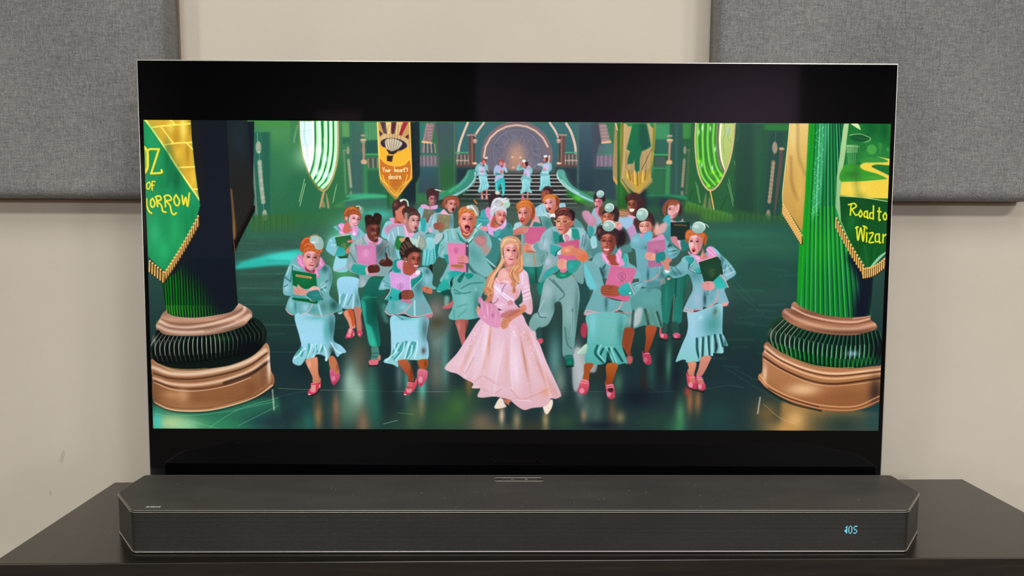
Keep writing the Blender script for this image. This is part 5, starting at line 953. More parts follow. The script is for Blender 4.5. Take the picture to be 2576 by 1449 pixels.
F('390 790 440 740 480 640 560 590 700 600 770 660 700 830 600 840 480 835', 'e8a8a4', 1, .7, k=1); B(560, 700, 60, 60, 'f4c4c0', .7); B(690, 690, 40, 80, 'cc8478', .6); K(); S('430 750 480 835', 'f4e0f0', 2, .9); F('560 430 770 450 760 540 730 600 720 660 600 650 575 590', 'd49084', 1, 1); B(690, 560, 50, 40, 'b06c60', .7); F('575 480 610 580 560 600', 'b06858', .7, 1.5)
F('530 800 600 790 650 820 600 835', 'f0d8e4', .8, 1)
E(655, 1150, 42, 45, 'd8949c', b=1); E(660, 1185, 10, 10, 'fff4f4', b=.8); S(ell(655, 1150, 30, 32), 'b06c74', 1.2, .7)
# hair
F('495 210 540 120 640 85 750 100 820 180 850 330 860 520 850 640 790 700 800 800 740 880 740 950 720 1000 680 960 700 900 660 870 680 800 640 720 650 620 700 560 760 460 780 340 760 240 700 170 600 180 540 260 540 400 560 460 540 560 440 680 400 800 390 900 380 1050 330 1060 290 1020 260 960 230 930 270 860 280 760 340 680 440 580 500 470 500 330', 'd49c7c>cc8c64>c48460', 1, .8, k=1)
B(580, 160, 60, 40, 'f0c4a4', .8); B(700, 140, 50, 50, 'b87c54', .6); B(810, 300, 24, 120, '8a5440', .6); folds('550 440 500 580 400 720 330 900|520 460 450 620 360 740 300 880|590 150 680 140 750 190', 'f8d0b0', .7, 3.5, 1.5); folds('720 560 660 680 720 760 760 850|780 560 700 660 760 760 790 830|830 400 840 560 800 640', 'f4c898', .7, 3, 1.3); folds('560 520 440 690 400 780|700 620 680 700 740 820|320 960 350 1040|700 900 730 960', '8a4c34', .7, 2.5, 1.2); folds('290 960 330 990 300 1020|340 900 380 960 340 1000', 'f0b888', .8, 2); K()
face(660, 350, 118, 180, 4, 'eca8a4', 'b87064', 0, .2, brow='9a5c48', hi='f8c8c4', lip='d06074', hair='cc9670', hs='f4cca4')
folds('520 260 560 170 650 130 740 160', 'f8d8b8', .7, 3)
E(532, 408, 10, 14, 'f4f0f4', b=.7); folds('580 600 640 590 690 570', 'e8d8e4', .8, 1.5)
# fan and hands
F('870 1170 720 1280 600 1360 560 1400 640 1449 700 1400 900 1270', 'd88c74>cc7c60', 1, .8); 
V(1110, 780, 4.997); F('1000 0 1060 0 880 130 830 200 780 240 750 180 790 110 900 60', 'cc8468', 1, 1); hand(800, 170, 46, 60, 'd08c68', '8a4c34', 20); F('860 0 1000 0 870 80 760 100 740 60', 'a85c50', .7, 2)
V(1180, 580, 6.3)
F('150 1060 200 1060 230 1110 330 1140 430 1200 480 1280 510 1380 500 1449 480 1540 330 1510 190 1400 140 1340 180 1200 150 1130', 'd088a8>dc98bc', 1, .8, k=1); folds('200 1100 220 1300|290 1160 300 1380|360 1170 350 1400|430 1220 420 1440', 'e8b0cc', .6, 3, 2); folds('280 1180 300 1330|230 1350 270 1390', 'fce8f4', .8, 1.5); B(370, 1340, 30, 40, 'a8607c', .6); K()
E(145, 1260, 26, 70, 'e0a08c', b=1); folds('140 1220 135 1300', 'b06858', .7, 1.5)
# man with glasses
V(1330, 650, 5.175)
F('230 240 340 100 520 20 600 40 720 20 780 200 780 560 700 660 650 680 640 500 560 260 480 200 340 200 240 290', '1c4c48', 1, 1); F('110 380 150 480 210 300 130 320', '158070', 1, 1)
F('215 280 330 210 480 250 560 210 640 330 665 500 640 740 610 1000 570 1260 450 1270 440 1000 430 600 340 580 330 700 260 850 170 900 50 940 5 850 60 730 120 690 160 500', '84a8a8>7ca4a2>6c9890', 1, .7, k=1)
B(240, 430, 80, 120, 'acc0c8', .7); B(180, 740, 70, 50, 'a4c0cc', .6); B(330, 600, 40, 120, '4f7c7c', .7); B(620, 640, 30, 300, '4a7470', .7); B(500, 1000, 40, 200, '5f8880', .5); B(520, 700, 50, 200, '94b8b4', .5)
folds('320 280 460 460 400 540|270 260 440 430|120 700 150 760 230 770|570 660 560 850 530 1040|470 900 500 1100 560 1180', '3f6866', .8, 3); folds('565 700 555 900 535 1030|130 680 200 540', 'b8dcd8', .7, 2); K()
F('150 660 330 600 370 560 410 570 420 620 360 640', '2a4c4c', .0)
F('470 1270 560 1260 590 1340 580 1390 510 1400 480 1340', '146858', 1, 1); B(530, 1350, 30, 20, '2a8a74', .6); S('480 1290 560 1290', '7a7a6a', 2, .7); S('500 1410 580 1400', '0c1818', 4, .8, 2)
F('100 930 160 900 170 1040 110 1060', '2a4c48', 1, 1.5); F('115 1050 180 1045 185 1090 150 1110', 'c85860', 1, 1); F('60 950 90 940 95 1000', 'c8ccc8', .8, 1)
F('690 860 770 850 770 900 740 1020 690 1010', 'a83850', .85, 2.5); F('630 1225 750 1110 770 1200 680 1245', 'a8c8b8', 1, 1); S('640 1220 750 1140', 'e8f0e4', 1.5, .8)
V(1270, 470, 6.039)
F('520 850 560 740 640 650 760 600 900 640 1010 620 1130 620 1200 640 1290 780 1320 900 1340 1060 1200 1160 1200 1449 1110 1449 1000 1300 830 1250 640 1380 510 1449 560 1280 580 1210 650 1000 540 960 510 900', '94b8c0>84a8ac>709c98', 1, .7, k=1)
B(600, 860, 60, 80, 'b4d0dc', .8); B(1270, 960, 60, 200, '4f807c', .8); B(1160, 720, 60, 60, 'a8ccd4', .6); B(650, 1130, 60, 80, 'c0c8dc', .8); B(760, 780, 60, 100, '2f8c84', .7); folds('1240 680 1200 900|1190 740 1170 900|1240 800 1200 920', '4a7c80', .7, 3); folds('600 760 570 900|710 650 750 730', '5f8c94', .6, 2.5); K()
F('740 680 830 720 830 850 760 860 740 760', '2c8c84', 1, .8); F('830 740 900 720 960 800 900 840 830 850', '176058', 1, .8); F('1010 640 1110 650 1135 800 1050 800 1020 720', '1f9084', 1, .8); F('880 730 1010 640 990 800 920 840', 'd8d8d4', 1, .7); F('905 730 970 740 975 810 930 830', 'cc7c98', 1, .6); folds('920 750 960 800|960 750 930 800', 'f4e8f0', .7, 1.3)
F('540 1440 640 1270 800 1200 820 1260 680 1360 560 1449', '34a09c', 1, .6); S('520 1440 660 1370 820 1270', 'a07464', 1.3, .9); F('770 1350 830 1290 1000 1300 980 1360 850 1395', '0f7c60', 1, .8); B(880, 1340, 50, 20, '38c0a0', .7); S('580 1210 640 1240 700 1210 770 1090', 'd8a8ac', 1.3, .9, .6); S('1010 1300 1070 1449', 'a08c7c', 1.2, .8)
F('770 430 760 370 800 340 900 310 990 340 1050 380 1065 450 1040 530 1010 500 990 420 900 370 830 380 790 450', '5c2c28', 1, .8); F('980 350 1055 380 1060 460 1030 540 1000 470', '1c1418', 1, 1); folds('790 400 840 350 920 340|820 370 900 330 960 370', 'a05c48', .8, 2.5)
face(890, 560, 122, 160, 5, 'd88c78', '9c5444', 0, -1, brow='4c2420', hi='f0b4a0', eyes=0, lip='d0586a', hair='4a2422', hs='9c5c48'); F('1000 540 1050 510 1050 560 1000 600', 'b86c5c', 1, 1)
S(ell(820, 520, 44, 26), 'e8c888', 1.2, .9, .4); S(ell(915, 522, 46, 26), 'e8c888', 1.2, .9, .4); S('750 515 776 520', 'f8e8b8', 2, .9, .5); S('960 520 1010 518', 'e8c888', 1.3, .9, .4)
book('790 860 1110 795 1130 820 1130 960 900 1000 860 900', 'c05c80', ec='d87898'); book('800 1030 1130 1030 1130 1130 1000 1120 820 1110', 'c8688c', ec='d87898'); F('830 1100 940 1100 940 1280 840 1290', 'd07898', 1, .6)
F('690 870 860 920 840 960 800 1040 760 1050 690 1010', '3ca8a4>2c9894', 1, .6, 0); F('800 980 860 930 850 1020 800 1030', 'c8dcdc', 1, .6); S('770 1050 790 990 860 930', '143c3c', 2.5, .8)
F('860 930 950 900 1050 890 1050 920 1150 940 1240 1000 1270 1120 1220 1160 1110 1110 1060 1040 950 1050 860 1010', 'dc8c74>d07850', 1, 1, k=1); B(940, 960, 50, 30, 'f4b8a4', .7); B(1200, 1060, 60, 60, 'd86830', .6); folds('1000 940 1100 970|1000 980 1120 1010|1060 930 1160 960', 'a85c48', .6, 1.5); K()
hand(875, 1175, 78, 72, 'e8a090', 'a85c50'); F('950 1130 1120 1120 1150 1180 1060 1300 960 1290', '28988c', 1, .7); B(1000, 1200, 40, 50, '3ab0a8', .6); S('1040 1290 1140 1180', 'b08478', 1.2, .8)
# --- dancers at the left
V(940, 460, 6.3)   # woman with a fan, behind
F('120 830 180 640 250 600 340 620 480 640 500 700 300 900 200 890', '88ccd8', 1, .6); F('250 560 340 560 350 640 470 630 480 680 300 700 280 620', 'dca0cc', 1, .8); F('350 480 385 480 390 640 330 640', 'b86450', 1, 1); F('400 590 490 580 440 660 380 640', '8a3c38', 1, 1)
F('300 420 295 340 330 280 440 260 520 300 530 380 450 370 390 410 350 450 340 550 310 510', '4c2c2c', 1, .8); B(340, 340, 30, 40, '8a5c54', .8); F('380 430 450 370 500 380 500 640 420 620 360 560', 'cc7c68', 1, .7); E(365, 465, 22, 35, 'd08470', b=.8); S('430 290 470 262 530 285 550 360', 'c8e0d8', 4, .95, 1); E(440, 275, 26, 16, 'f0f4ec', b=.8)
F('180 790 170 720 240 660 330 640 480 650 470 700 360 700 260 760 220 830', 'c89cb8', 1, .6, k=1)
for i in range(12): S([190+i*24, 660+abs(6-i)*4, 240+i*12, 800-i*8], 'a0748c', 1, .7, .5)
K()
# man singing with green book
F('215 920 290 740 380 690 480 700 560 760 640 800 720 770 800 780 830 900 800 1040 700 1000 560 900 440 1000 420 1200 350 1080 330 1000', '94bccc>84b0b8', 1, .6, k=1); folds('250 800 230 900|300 780 330 900|380 700 400 820', 'd0e8f0', .7, 3); B(760, 900, 60, 80, '7a8c88', .8); K()
F('480 690 500 670 560 760 620 770 640 820 550 880 500 830', 'e4a8c8', 1, .7); S('500 690 540 850', 'f8dcec', 2, .8); F('490 560 560 560 640 760 560 790 520 720', 'b87874', 1, 1)
F('370 840 480 850 500 900 440 1060 370 1060 330 980', '2a7a44', 1, .6, 0); F('400 880 500 870 520 930 450 940', 'c89c6c', 1, .8); F('350 1080 430 1080 420 1220 380 1180', '7cccd4', 1, .8)
F('470 520 450 450 490 390 600 380 690 430 730 520 700 500 620 470 560 480 510 560 490 570', '4a302c', 1, .7); F('490 480 540 480 520 560 490 560', 'b8908c', .9, 1)
face(640, 620, 92, 140, 4, 'd09c98', '94605c', 1, 1, brow='5a3430', hi='f0c0b8', hair='4c322e', hs='7a5850'); E(500, 605, 20, 40, 'd09890', b=1)
for x, y, rx, ry in ((610, 930, 40, 70), (680, 950, 34, 75)): E(x, y, rx, ry, 'bcd4cc', -15, b=.8)
E(770, 960, 70, 100, '8a9c90', -12, b=1); S('690 780 740 800 700 960', 'b09878', 2, .8); S('720 850 700 950', 'f0f4e8', 3, .8, 1); E(760, 950, 50, 85, 'a4b4a4', -12, a=.7, b=1.5)
# woman at far left, second row
V(810, 500, 6.585)
F('370 620 200 480 250 450 330 560 560 560 600 480 690 560 720 600 600 700 430 1000 420 1200 190 1180 240 930 190 940 80 860 75 800 150 640', '7cbcc4>8cc8dc', 1, .6, k=1); B(240, 520, 30, 50, '3a8c90', .8); B(570, 560, 40, 60, '3a7a80', .8); folds('250 500 190 640|140 680 220 760|150 760 210 780', 'c8f0f4', .6, 3); folds('250 520 260 680|180 720 230 740', '3f8c94', .6, 2.5); K()
F('265 440 340 400 420 460 480 480 540 450 600 460 590 600 530 620 460 560 340 600 280 560 300 500', 'dc98cc', 1, .8, k=1); folds('290 420 330 480|310 560 420 580|500 480 560 590|350 430 380 520', 'f8ccec', .8, 3); K(); E(530, 578, 22, 20, 'f8f0fc', b=.7)
F('390 400 440 380 470 480 520 500 440 560 370 570 350 500', 'd0685c', 1, 1.2)
F('360 260 380 180 450 130 540 120 610 160 645 260 630 340 560 260 480 260 430 300 410 360 400 400 370 330', 'a0522c', 1, .8); folds('380 240 440 160 520 140|470 180 520 150 580 190', 'd88450', .8, 2.5); E(655, 190, 38, 68, '8aa89c', a=.8, b=1.5); S('570 125 620 120 640 170', 'd8e8b8', 2.5, .9)
face(535, 350, 96, 120, 12, 'e8a8b0', 'a06470', 2, 1, lip='c03c58', hi='fcd0d0', hair='9a4c2c', hs='d07c48'); E(405, 325, 24, 36, 'e0a098', b=1)
book('215 630 470 590 520 740 430 1000 270 880', '24683c', (368, 775), ec='5a8a5c', em='c8a860', er=6); S('215 628 460 592', 'f0e8dc', 1.6, .9, .5); F('280 940 400 950 440 1000 300 985', '1c5030', 1, .8)
hand(480, 700, 60, 20, 'd0847c', '8a4c48', -10, 2); F('390 850 500 740 540 700 440 900 380 900', 'c47c68', 1, 1)
F('250 780 385 840 370 940 200 940 240 860', '2a9c9c>3ab0a8', 1, .6); S('265 785 230 860 200 945', 'f0b8c0', 1.6, .9, .5); F('275 990 430 990 410 1100 260 1170 190 1175 230 950', '98d4e4', 1, .7); S('190 1172 260 1172 400 1110', 'e8a0ac', 1.6, .9, .5)
V(840, 700, 6.3)
F('70 0 390 0 385 200 430 470 310 490 170 480 90 440 80 300', 'a0d4ec>98cce4>84b8c0', 1, .6, k=1); B(370, 350, 50, 150, '4a807c', .8); folds('180 260 130 360 100 440|290 260 220 420|150 250 110 330', '4a9c98', .8, 4, 1.3); folds('210 260 160 440|320 260 300 460|100 260 90 400', 'd0f0f8', .8, 3); K()
F('155 540 280 500 330 700 340 780 260 790 230 700', 'dc9078', 1, .8); F('220 500 300 500 340 700 300 760 270 640', 'c05830', 1, 1); F('320 460 440 480 430 600 440 720 440 830 370 820 350 650', 'c07868', 1, 1); B(440, 760, 16, 80, 'a05058', .7)
shoe('180 940 200 880 240 800 290 790 330 860 300 930 230 950'); straps('235 800 285 800'); F('240 800 290 790 270 880 230 860', 'e8a8a8', .9, 1); E(318, 890, 8, 26, 'e0c8a8', b=.8); shoe('370 830 440 830 455 880 415 935 380 890')
F('150 520 60 545 110 570', 'c8ece8', .8, 1)
# man in the dark green trousers
V(840, 700, 6.3)
F('560 0 760 0 770 120 830 280 760 260 680 320 690 600 740 1000 700 1085 570 1060 520 850 490 720 430 400 440 260 500 120', '1c6c5c>145c50>1a7464', 1, .7, k=1); F('430 360 500 400 520 700 600 770 680 1085 570 1060 500 800', '2fa490>3cb8a0', .9, 2.5); B(640, 480, 70, 240, '0c463e', .75); B(500, 300, 60, 40, '2f8c78', .6); S('450 320 560 290 650 300 780 280', '38a08c', 2, .7, 1.5); K()
F('690 320 800 300 830 440 780 500 800 640 740 560', '245c50', .9, 2); F('760 420 840 420 830 560 870 690 800 680', '548c80', .7, 3)
F('600 1085 700 1085 720 1230 690 1290 590 1290 600 1200', '4a8478', 1, .7); folds('610 1190 700 1180|600 1240 690 1240', '1c4c44', .7, 2); F('560 1300 700 1290 690 1370 620 1385 570 1370', 'd8707c', 1, .7); F('700 1230 740 1220 740 1290 700 1300', 'c88070', 1, 1); S('560 1385 690 1380', '100c10', 3, .8, 1.5)
V(810, 500, 6.585)
F('410 1060 450 900 470 780 530 690 620 640 750 590 960 640 1090 700 1180 760 1260 1000 1200 1100 1120 1200 1060 1280 820 1290 700 1449 600 1449 620 1270 500 1220 420 1160', '8ca8ac>84a4a4', 1, .6, k=1)
B(960, 850, 120, 180, '3c6468', .9); B(1180, 880, 50, 120, '5a8c90', .8); B(530, 800, 50, 100, 'a4bcc0', .7); B(680, 1400, 60, 80, 'b4bcc8', .8); B(480, 1100, 50, 50, 'b8b8c0', .7); folds('1060 800 1040 960|1100 780 1120 940|560 760 600 1000|470 900 560 1050', '40686c', .7, 3); folds('590 680 580 740|640 640 660 720', 'c8ccd0', .7, 3); K()
S('1090 700 1000 820 920 940', '9c6a60', 2.5, .9, 1); S('610 660 640 760', 'e8b8b8', 2, .8)
F('700 650 740 570 800 640 960 640 1000 680 940 760 870 720 780 760 750 740', 'c8b4cc', 1, .7); F('770 720 840 720 920 700 910 770 860 740 800 770', 'e07ca8', 1, .7); F('760 590 900 620 930 700 850 710', '4c2820', 1, 1.2)
face(850, 550, 115, 150, 4, '6c3a30', '3c1c1a', 0, 1, brow='1c0c0c', lip='a04c50', hi='a86c5c'); E(738, 515, 20, 36, '7c4438', b=1); B(905, 640, 30, 14, 'd08880', .6); B(880, 560, 16, 14, 'c88a78', .7)
F('730 420 710 330 730 270 800 265 850 290 870 240 930 235 990 280 980 370 950 420 860 400 780 410', '2c1c18', 1, 1.2); F('725 415 780 400 950 410 975 480 950 430 780 430 740 500', '2c1a18', .9, 1.2); 
for i in range(30): B(740+rr.rand()*230, 280+rr.rand()*110, 9, 9, '4c342c', .6)
book('570 765 895 765 905 1080 840 1110 700 1090 590 1060', 'cc80ac', (732, 885), ec='f0a8d4', em='f4c8e4', er=6.5); S('893 770 905 1080', 'b45c94', 2, .7)
F('510 1090 600 1090 760 1120 750 1180 700 1265 500 1200', '2ca49c>2c988c', 1, .6); F('720 1150 775 1125 770 1240 740 1250', 'e0b0bc', 1, .7)
hand(860, 1160, 95, 70, '5c2e26', '2c1412', -10); F('770 1235 910 1225 905 1255 780 1258', 'dc88a4', 1, .7); B(860, 1100, 30, 12, 'a8604c', .6)
F('945 1060 1000 1000 1060 1000 1050 900 1075 900 1100 980 1170 1040 1160 1110 1080 1120 990 1110', '4c2620', 1, .8); folds('960 1050 1040 1030|990 1010 1060 1010', 'a06450', .7, 2)
# front woman with the pink book
V(940, 590, 6.9)
F('360 450 480 440 560 620 850 560 960 590 1030 700 1020 860 1090 920 1060 950 900 940 850 1000 900 1100 1030 1380 900 1430 720 1430 540 1380 400 1390 290 1400 195 1330 260 1150 200 1110 300 950 100 960 110 880 180 740 320 620', '7ab4bc>6caaae', 1, .6, k=1)
B(160, 880, 50, 70, 'a8cce0', .8); B(930, 640, 50, 60, '3a6c70', .8); B(920, 780, 50, 80, 'a0c8dc', .7); B(780, 900, 90, 150, '3c7076', .75); B(860, 1250, 80, 120, '8c98a0', .6); B(340, 1230, 40, 100, '3a9c94', .6); B(520, 1260, 80, 60, 'a0d4dc', .6); S('710 1150 715 1400', 'c8ecf4', 4, .8, 2); folds('160 800 260 860|190 880 290 900', '4c8c98', .7, 3); K()
F('345 460 480 440 490 630 350 640', '1f948c', 1, .8); F('660 760 840 640 850 740 740 860 670 930', '1c8c80', 1, .7); S('840 600 850 740 720 880 670 940', 'c8e8e0', 1.4, .9, .6)
S('195 1330 280 1395 330 1385 440 1375 560 1320 660 1190', 'f0a0a8', 2.2, .95, .6); S('540 1360 700 1425 1020 1360', 'f09ca0', 2.4, .95, .7); F('900 1420 1020 1370 1010 1440 930 1449', 'c87888', .9, 1)
F('410 460 540 450 540 560 520 620 420 580', 'd898c0', 1, .7); folds('430 480 500 580|460 460 530 540', 'f0c0dc', .7, 2); F('480 600 530 600 520 680 480 670', 'e4a4d8', 1, .8); F('520 480 600 470 740 590 760 640 720 700 640 710 520 660', 'a85448', 1, 1.2); F('640 720 740 640 810 620 800 700 700 760 650 770', 'e8b0dc', 1, .8); E(765, 655, 36, 36, 'ffffff', b=1.2); E(765, 665, 20, 20, 'f0d8f0', b=1)
F('455 250 480 160 540 100 560 50 610 50 640 110 700 190 820 270 820 300 740 310 640 300 590 360 540 400 500 400 530 450 480 400 450 320', '33221e', 1, .8); folds('480 200 530 280|520 160 570 250|560 120 620 220|600 130 660 210|470 280 520 340', '7a6454', .8, 3.5)
face(700, 450, 118, 155, 6, '9c5444', '5c2c26', 2, 1, brow='2c1614', lip='c05864', hi='d8887c'); F('560 380 600 300 680 260 780 270 825 290 800 310 700 300 620 340 580 400', '33221e', 1, 1); E(550, 430, 26, 40, 'a85c4c', b=1); E(568, 468, 10, 11, 'fff8f4', b=.6)
book('282 645 640 720 640 985 480 985 300 900', 'd49cd8', (465, 890), ec='f0c4f0', em='6a3c60', er=7); S('640 725 642 980', 'fff0f8', 1.5, .8); F('470 1090 650 1130 650 1200 480 1150', 'b87c98', 1, .7)
F('300 930 485 990 440 1140 220 1130 200 1120 290 1000', '38b4b0>2ca09c', 1, .6); S('300 930 270 1030 200 1120', 'f0b4b8', 1.6, .9, .5); F('440 1040 490 990 500 1090 450 1130', '1c2c30', 1, 1); E(300, 1092, 14, 14, '203030', b=.6)
hand(590, 1040, 105, 82, '8c4c3c', '4c241e', -6); hand(930, 960, 95, 50, 'c4745c', '8a4438', 20)
V(940, 780, 6.3)
F('285 90 600 120 860 120 860 300 840 440 870 560 855 780 640 790 540 790 480 835 400 800 390 900 300 860 170 830 175 780 270 700 275 400', '98d4e4>a0d4e8>8cc8cc', 1, .6, k=1); B(810, 300, 80, 240, '507478', .9); B(740, 280, 24, 200, '6cb8b4', .6); B(500, 130, 120, 30, '4a9894', .6)
folds('390 530 340 620 290 740|520 500 440 650 330 780|620 510 560 640 500 820|660 520 620 650 540 780|470 520 400 640', '2f8c88', .8, 6, 1.5); folds('400 540 330 680 200 800|490 520 460 650 350 790|560 520 520 680 490 800|610 560 600 680 540 770|690 500 690 600 650 760|330 560 350 660', 'c8f0f4', .85, 3.5, 1); B(790, 640, 40, 60, '4c3c38', .8); K()
folds('330 60 470 150', '1c5c5c', .8, 2)
F('380 820 470 780 560 820 640 1060 620 1140 550 1130 540 1060 470 950', 'b0603c>8a4028', 1, .7); B(600, 980, 24, 120, '6c2c18', .7); F('700 800 850 780 850 900 800 960 760 1000 720 900', 'a8582c', 1, .8); B(820, 850, 20, 60, '5c2818', .7)
shoe('480 1320 500 1260 530 1200 535 1140 640 1145 680 1070 690 1150 660 1240 600 1310 520 1350', 'e05c70'); F('535 1200 600 1200 595 1245 530 1245', 'a85c50', 1, .8); straps('535 1150 615 1152|530 1185 612 1188'); E(500, 1335, 20, 10, 'fcd0dc', b=.7); shoe('700 950 740 930 850 960 850 1060 810 1140 745 1220 705 1160 692 1040', 'd87c90')
# front left woman
V(700, 780, 6.3)
F('270 50 600 60 880 60 890 300 880 480 1000 560 1080 660 1000 690 940 740 900 680 860 640 780 800 740 790 740 730 610 700 540 820 480 820 440 780 350 875 240 840 235 760 300 660 365 560 340 420', '98d0e0>a0d4ec>88c4cc', 1, .6, k=1)
B(850, 260, 90, 260, '3a706e', .95); B(760, 330, 50, 220, '4ca8a0', .7); B(600, 120, 180, 40, '5aa8a8', .6); B(850, 640, 50, 90, '3a4c48', .9); B(640, 660, 60, 40, '4c8c88', .7)
folds('490 540 480 700 430 800|370 590 290 720|600 560 560 700|400 640 370 720|720 560 690 640', '2f8c84', .8, 5, 1.5); folds('430 600 330 700 260 760|540 540 500 660 460 760|590 540 580 660 520 800|690 540 650 660 620 710|720 560 760 660 765 790|840 510 920 640 1000 680', 'c4eef0', .85, 3.5, 1); K()
F('440 790 600 740 630 800 640 1000 680 1110 620 1170 550 1150 540 1050 460 880', 'dc9474>c07c5c', 1, .7, k=1); B(490, 860, 24, 60, 'f0bca8', .7); B(650, 960, 20, 160, '8a4430', .7); K(); F('800 760 860 720 920 780 960 900 970 1000 900 1040 830 940', 'bc7450', 1, .8); B(940, 900, 20, 60, '7c3c34', .7)
shoe('470 1320 480 1270 520 1220 520 1160 600 1150 650 1170 670 1120 680 1190 640 1250 590 1320 500 1355', 'd84058'); F('530 1200 590 1190 590 1250 530 1250', 'd89884', 1, .8); straps('525 1165 600 1150|520 1195 600 1185'); E(498, 1335, 24, 12, 'fcd8dc', b=.7); F('650 1190 668 1180 665 1240 650 1230', 'd8a890', 1, .6)
shoe('820 940 880 950 910 1010 975 1000 970 1080 900 1180 850 1160 825 1060', 'd06890', 'e898b8'); S('480 1355 600 1325 660 1240', '1a0c10', 3, .8, 1.5)
V(700, 570, 6.3)
F('300 480 220 530 170 620 100 800 78 980 100 1080 240 1100 180 1120 120 1300 180 1380 240 1400 330 1360 345 1395 420 1360 520 1390 690 1430 760 1400 900 1360 1020 1310 900 1170 810 1070 850 900 860 780 830 650 740 590 640 640 400 640', '74b0b4>6caaac', 1, .6, k=1)
B(130, 950, 50, 90, 'a8d4e4', .8); B(200, 660, 50, 80, '8cc0c4', .6); B(740, 660, 60, 70, '2c5a5c', .85); B(830, 800, 30, 140, '4c7474', .7); B(720, 930, 50, 60, 'a8d0d8', .7); B(880, 1240, 80, 100, '1c4c48', .85); B(200, 1220, 40, 100, '94ccd8', .7); B(270, 1250, 20, 100, '2c8c84', .8); B(430, 1280, 60, 70, 'a0d0e4', .8); B(720, 1260, 60, 90, '50807c', .8); B(560, 1320, 60, 50, '3c9890', .6); S('640 1240 690 1420', 'b0e0e8', 4, .8, 2)
folds('230 620 200 860|110 800 200 870|100 950 150 920|790 850 700 920|760 960 680 1000', '2c5c64', .75, 3); folds('240 600 340 660|180 640 140 760|700 960 760 1020|740 890 680 920', 'c0ecec', .7, 2.5); K()
S('120 1300 170 1370 240 1400', 'f0a0a0', 2, .9, .6); S('345 1395 430 1370 510 1300 545 1220', 'f0b0b4', 1.6, .9, .6); S('460 1360 560 1400 700 1410 900 1360', 'd8988c', 1.5, .9, .6)
F('300 540 305 470 350 430 400 500 420 600 460 680 520 720 600 660 640 600 660 480 700 510 740 590 690 650 640 700 650 800 600 790 560 720 440 710 380 640 330 620', 'd884b0', 1, .8, k=1); folds('320 490 370 560|330 560 400 620|640 560 700 620|590 670 620 760|680 500 680 600', 'f4b4d8', .8, 3); K(); F('430 630 520 700 580 660 570 730 450 710', 'a83850', 1, 1)
F('345 340 370 230 440 170 560 160 680 210 710 300 700 390 650 430 620 360 540 340 430 350 400 400 370 400', 'b45428', 1, .8); folds('380 260 430 190 500 180|420 300 470 270 540 290|450 330 520 310 600 340|640 400 690 380', 'e88850', .8, 3, 1.2)
face(520, 515, 132, 165, 5, 'e09c9c', '9c6058', 0, .3, brow='8a4038', hi='f4bcc0', lip='c86078', hair='b45a2c', hs='e88c50')
F('500 200 530 150 590 140 680 170 720 260 700 350 640 365 590 340 570 290 510 250', 'a4c4c0', 1, .7); E(655, 265, 58, 95, '98b4b0', -8, b=1); B(560, 245, 40, 14, 'ffffff', .8); B(620, 210, 20, 60, 'd4dcd4', .6); S('510 150 600 130 640 160', 'c88c60', 3, .8, 1)
book('222 688 500 735 600 750 620 980 420 985 230 930', '0c6438', None, ec='2a8a54'); F('270 770 290 755 520 790 540 808 520 825 290 790', 'd0a060', 1, .5, 0); S('300 775 500 806', '5c4420', 1.3, .8, .5); F('240 1120 440 1140 620 1170 600 1220 440 1190 250 1160', '0c5c34', 1, .7); S(ell(550, 1165, 34, 14), 'e0b070', 2, .9)
F('470 1000 560 940 640 960 660 1000 600 1020 500 1020', 'e4b0ac', 1, .8); F('250 1010 240 930 300 980 310 910 370 960 420 990 500 1040 490 1100 400 1080 320 1100 260 1070', 'd8988c', 1, .7); folds('300 980 360 1040|310 920 400 1010|260 1000 330 1070', '9c5c58', .7, 1.3, .7); folds('250 940 300 1000|320 930 380 990', 'f4c4c0', .7, 1.5)
F('490 1030 600 1000 650 1010 730 1140 600 1180 500 1160 440 1100', '2c7c78', 1, .8); B(600, 1080, 60, 40, '3a9890', .5); S('600 990 650 1010 680 1080 735 1140', 'e4b4bc', 1.6, .9, .6); S('440 1100 520 1160', 'c8e4e4', 2, .8, .7); F('220 1070 420 1100 440 1130 300 1130 230 1100', '4ca09c', 1, .8)
# --- dancers at the right
V(1440, 470, 6.3)   # woman singing at the back
F('240 640 280 500 320 380 370 340 480 480 480 560 420 600 360 740 300 790 250 740', '94b8c4', 1, .7); F('360 360 420 340 470 460 470 500 400 470', 'e08ca8', 1, .8); F('335 200 345 130 400 90 480 110 520 170 510 240 480 220 420 170 360 180', '2c1c20', 1, .8); face(410, 255, 68, 88, 0, 'e89098', 'a85860', 1, -1, hi='f8b8b8', hair='2c1c20', hs='4c3438'); hat(435, 122, 58, 54); F('150 430 170 385 250 380 300 440 380 520 360 600 300 660 250 600 180 510', 'c48ca8', 1, 1.5, k=1); folds('200 400 300 560|260 400 330 560', 'e0b0c4', .5, 3, 2); K(); B(330, 580, 50, 50, 'b88890', .6)
F('260 620 340 660 330 760 290 790 250 740', '3a9898', 1, 1.2)
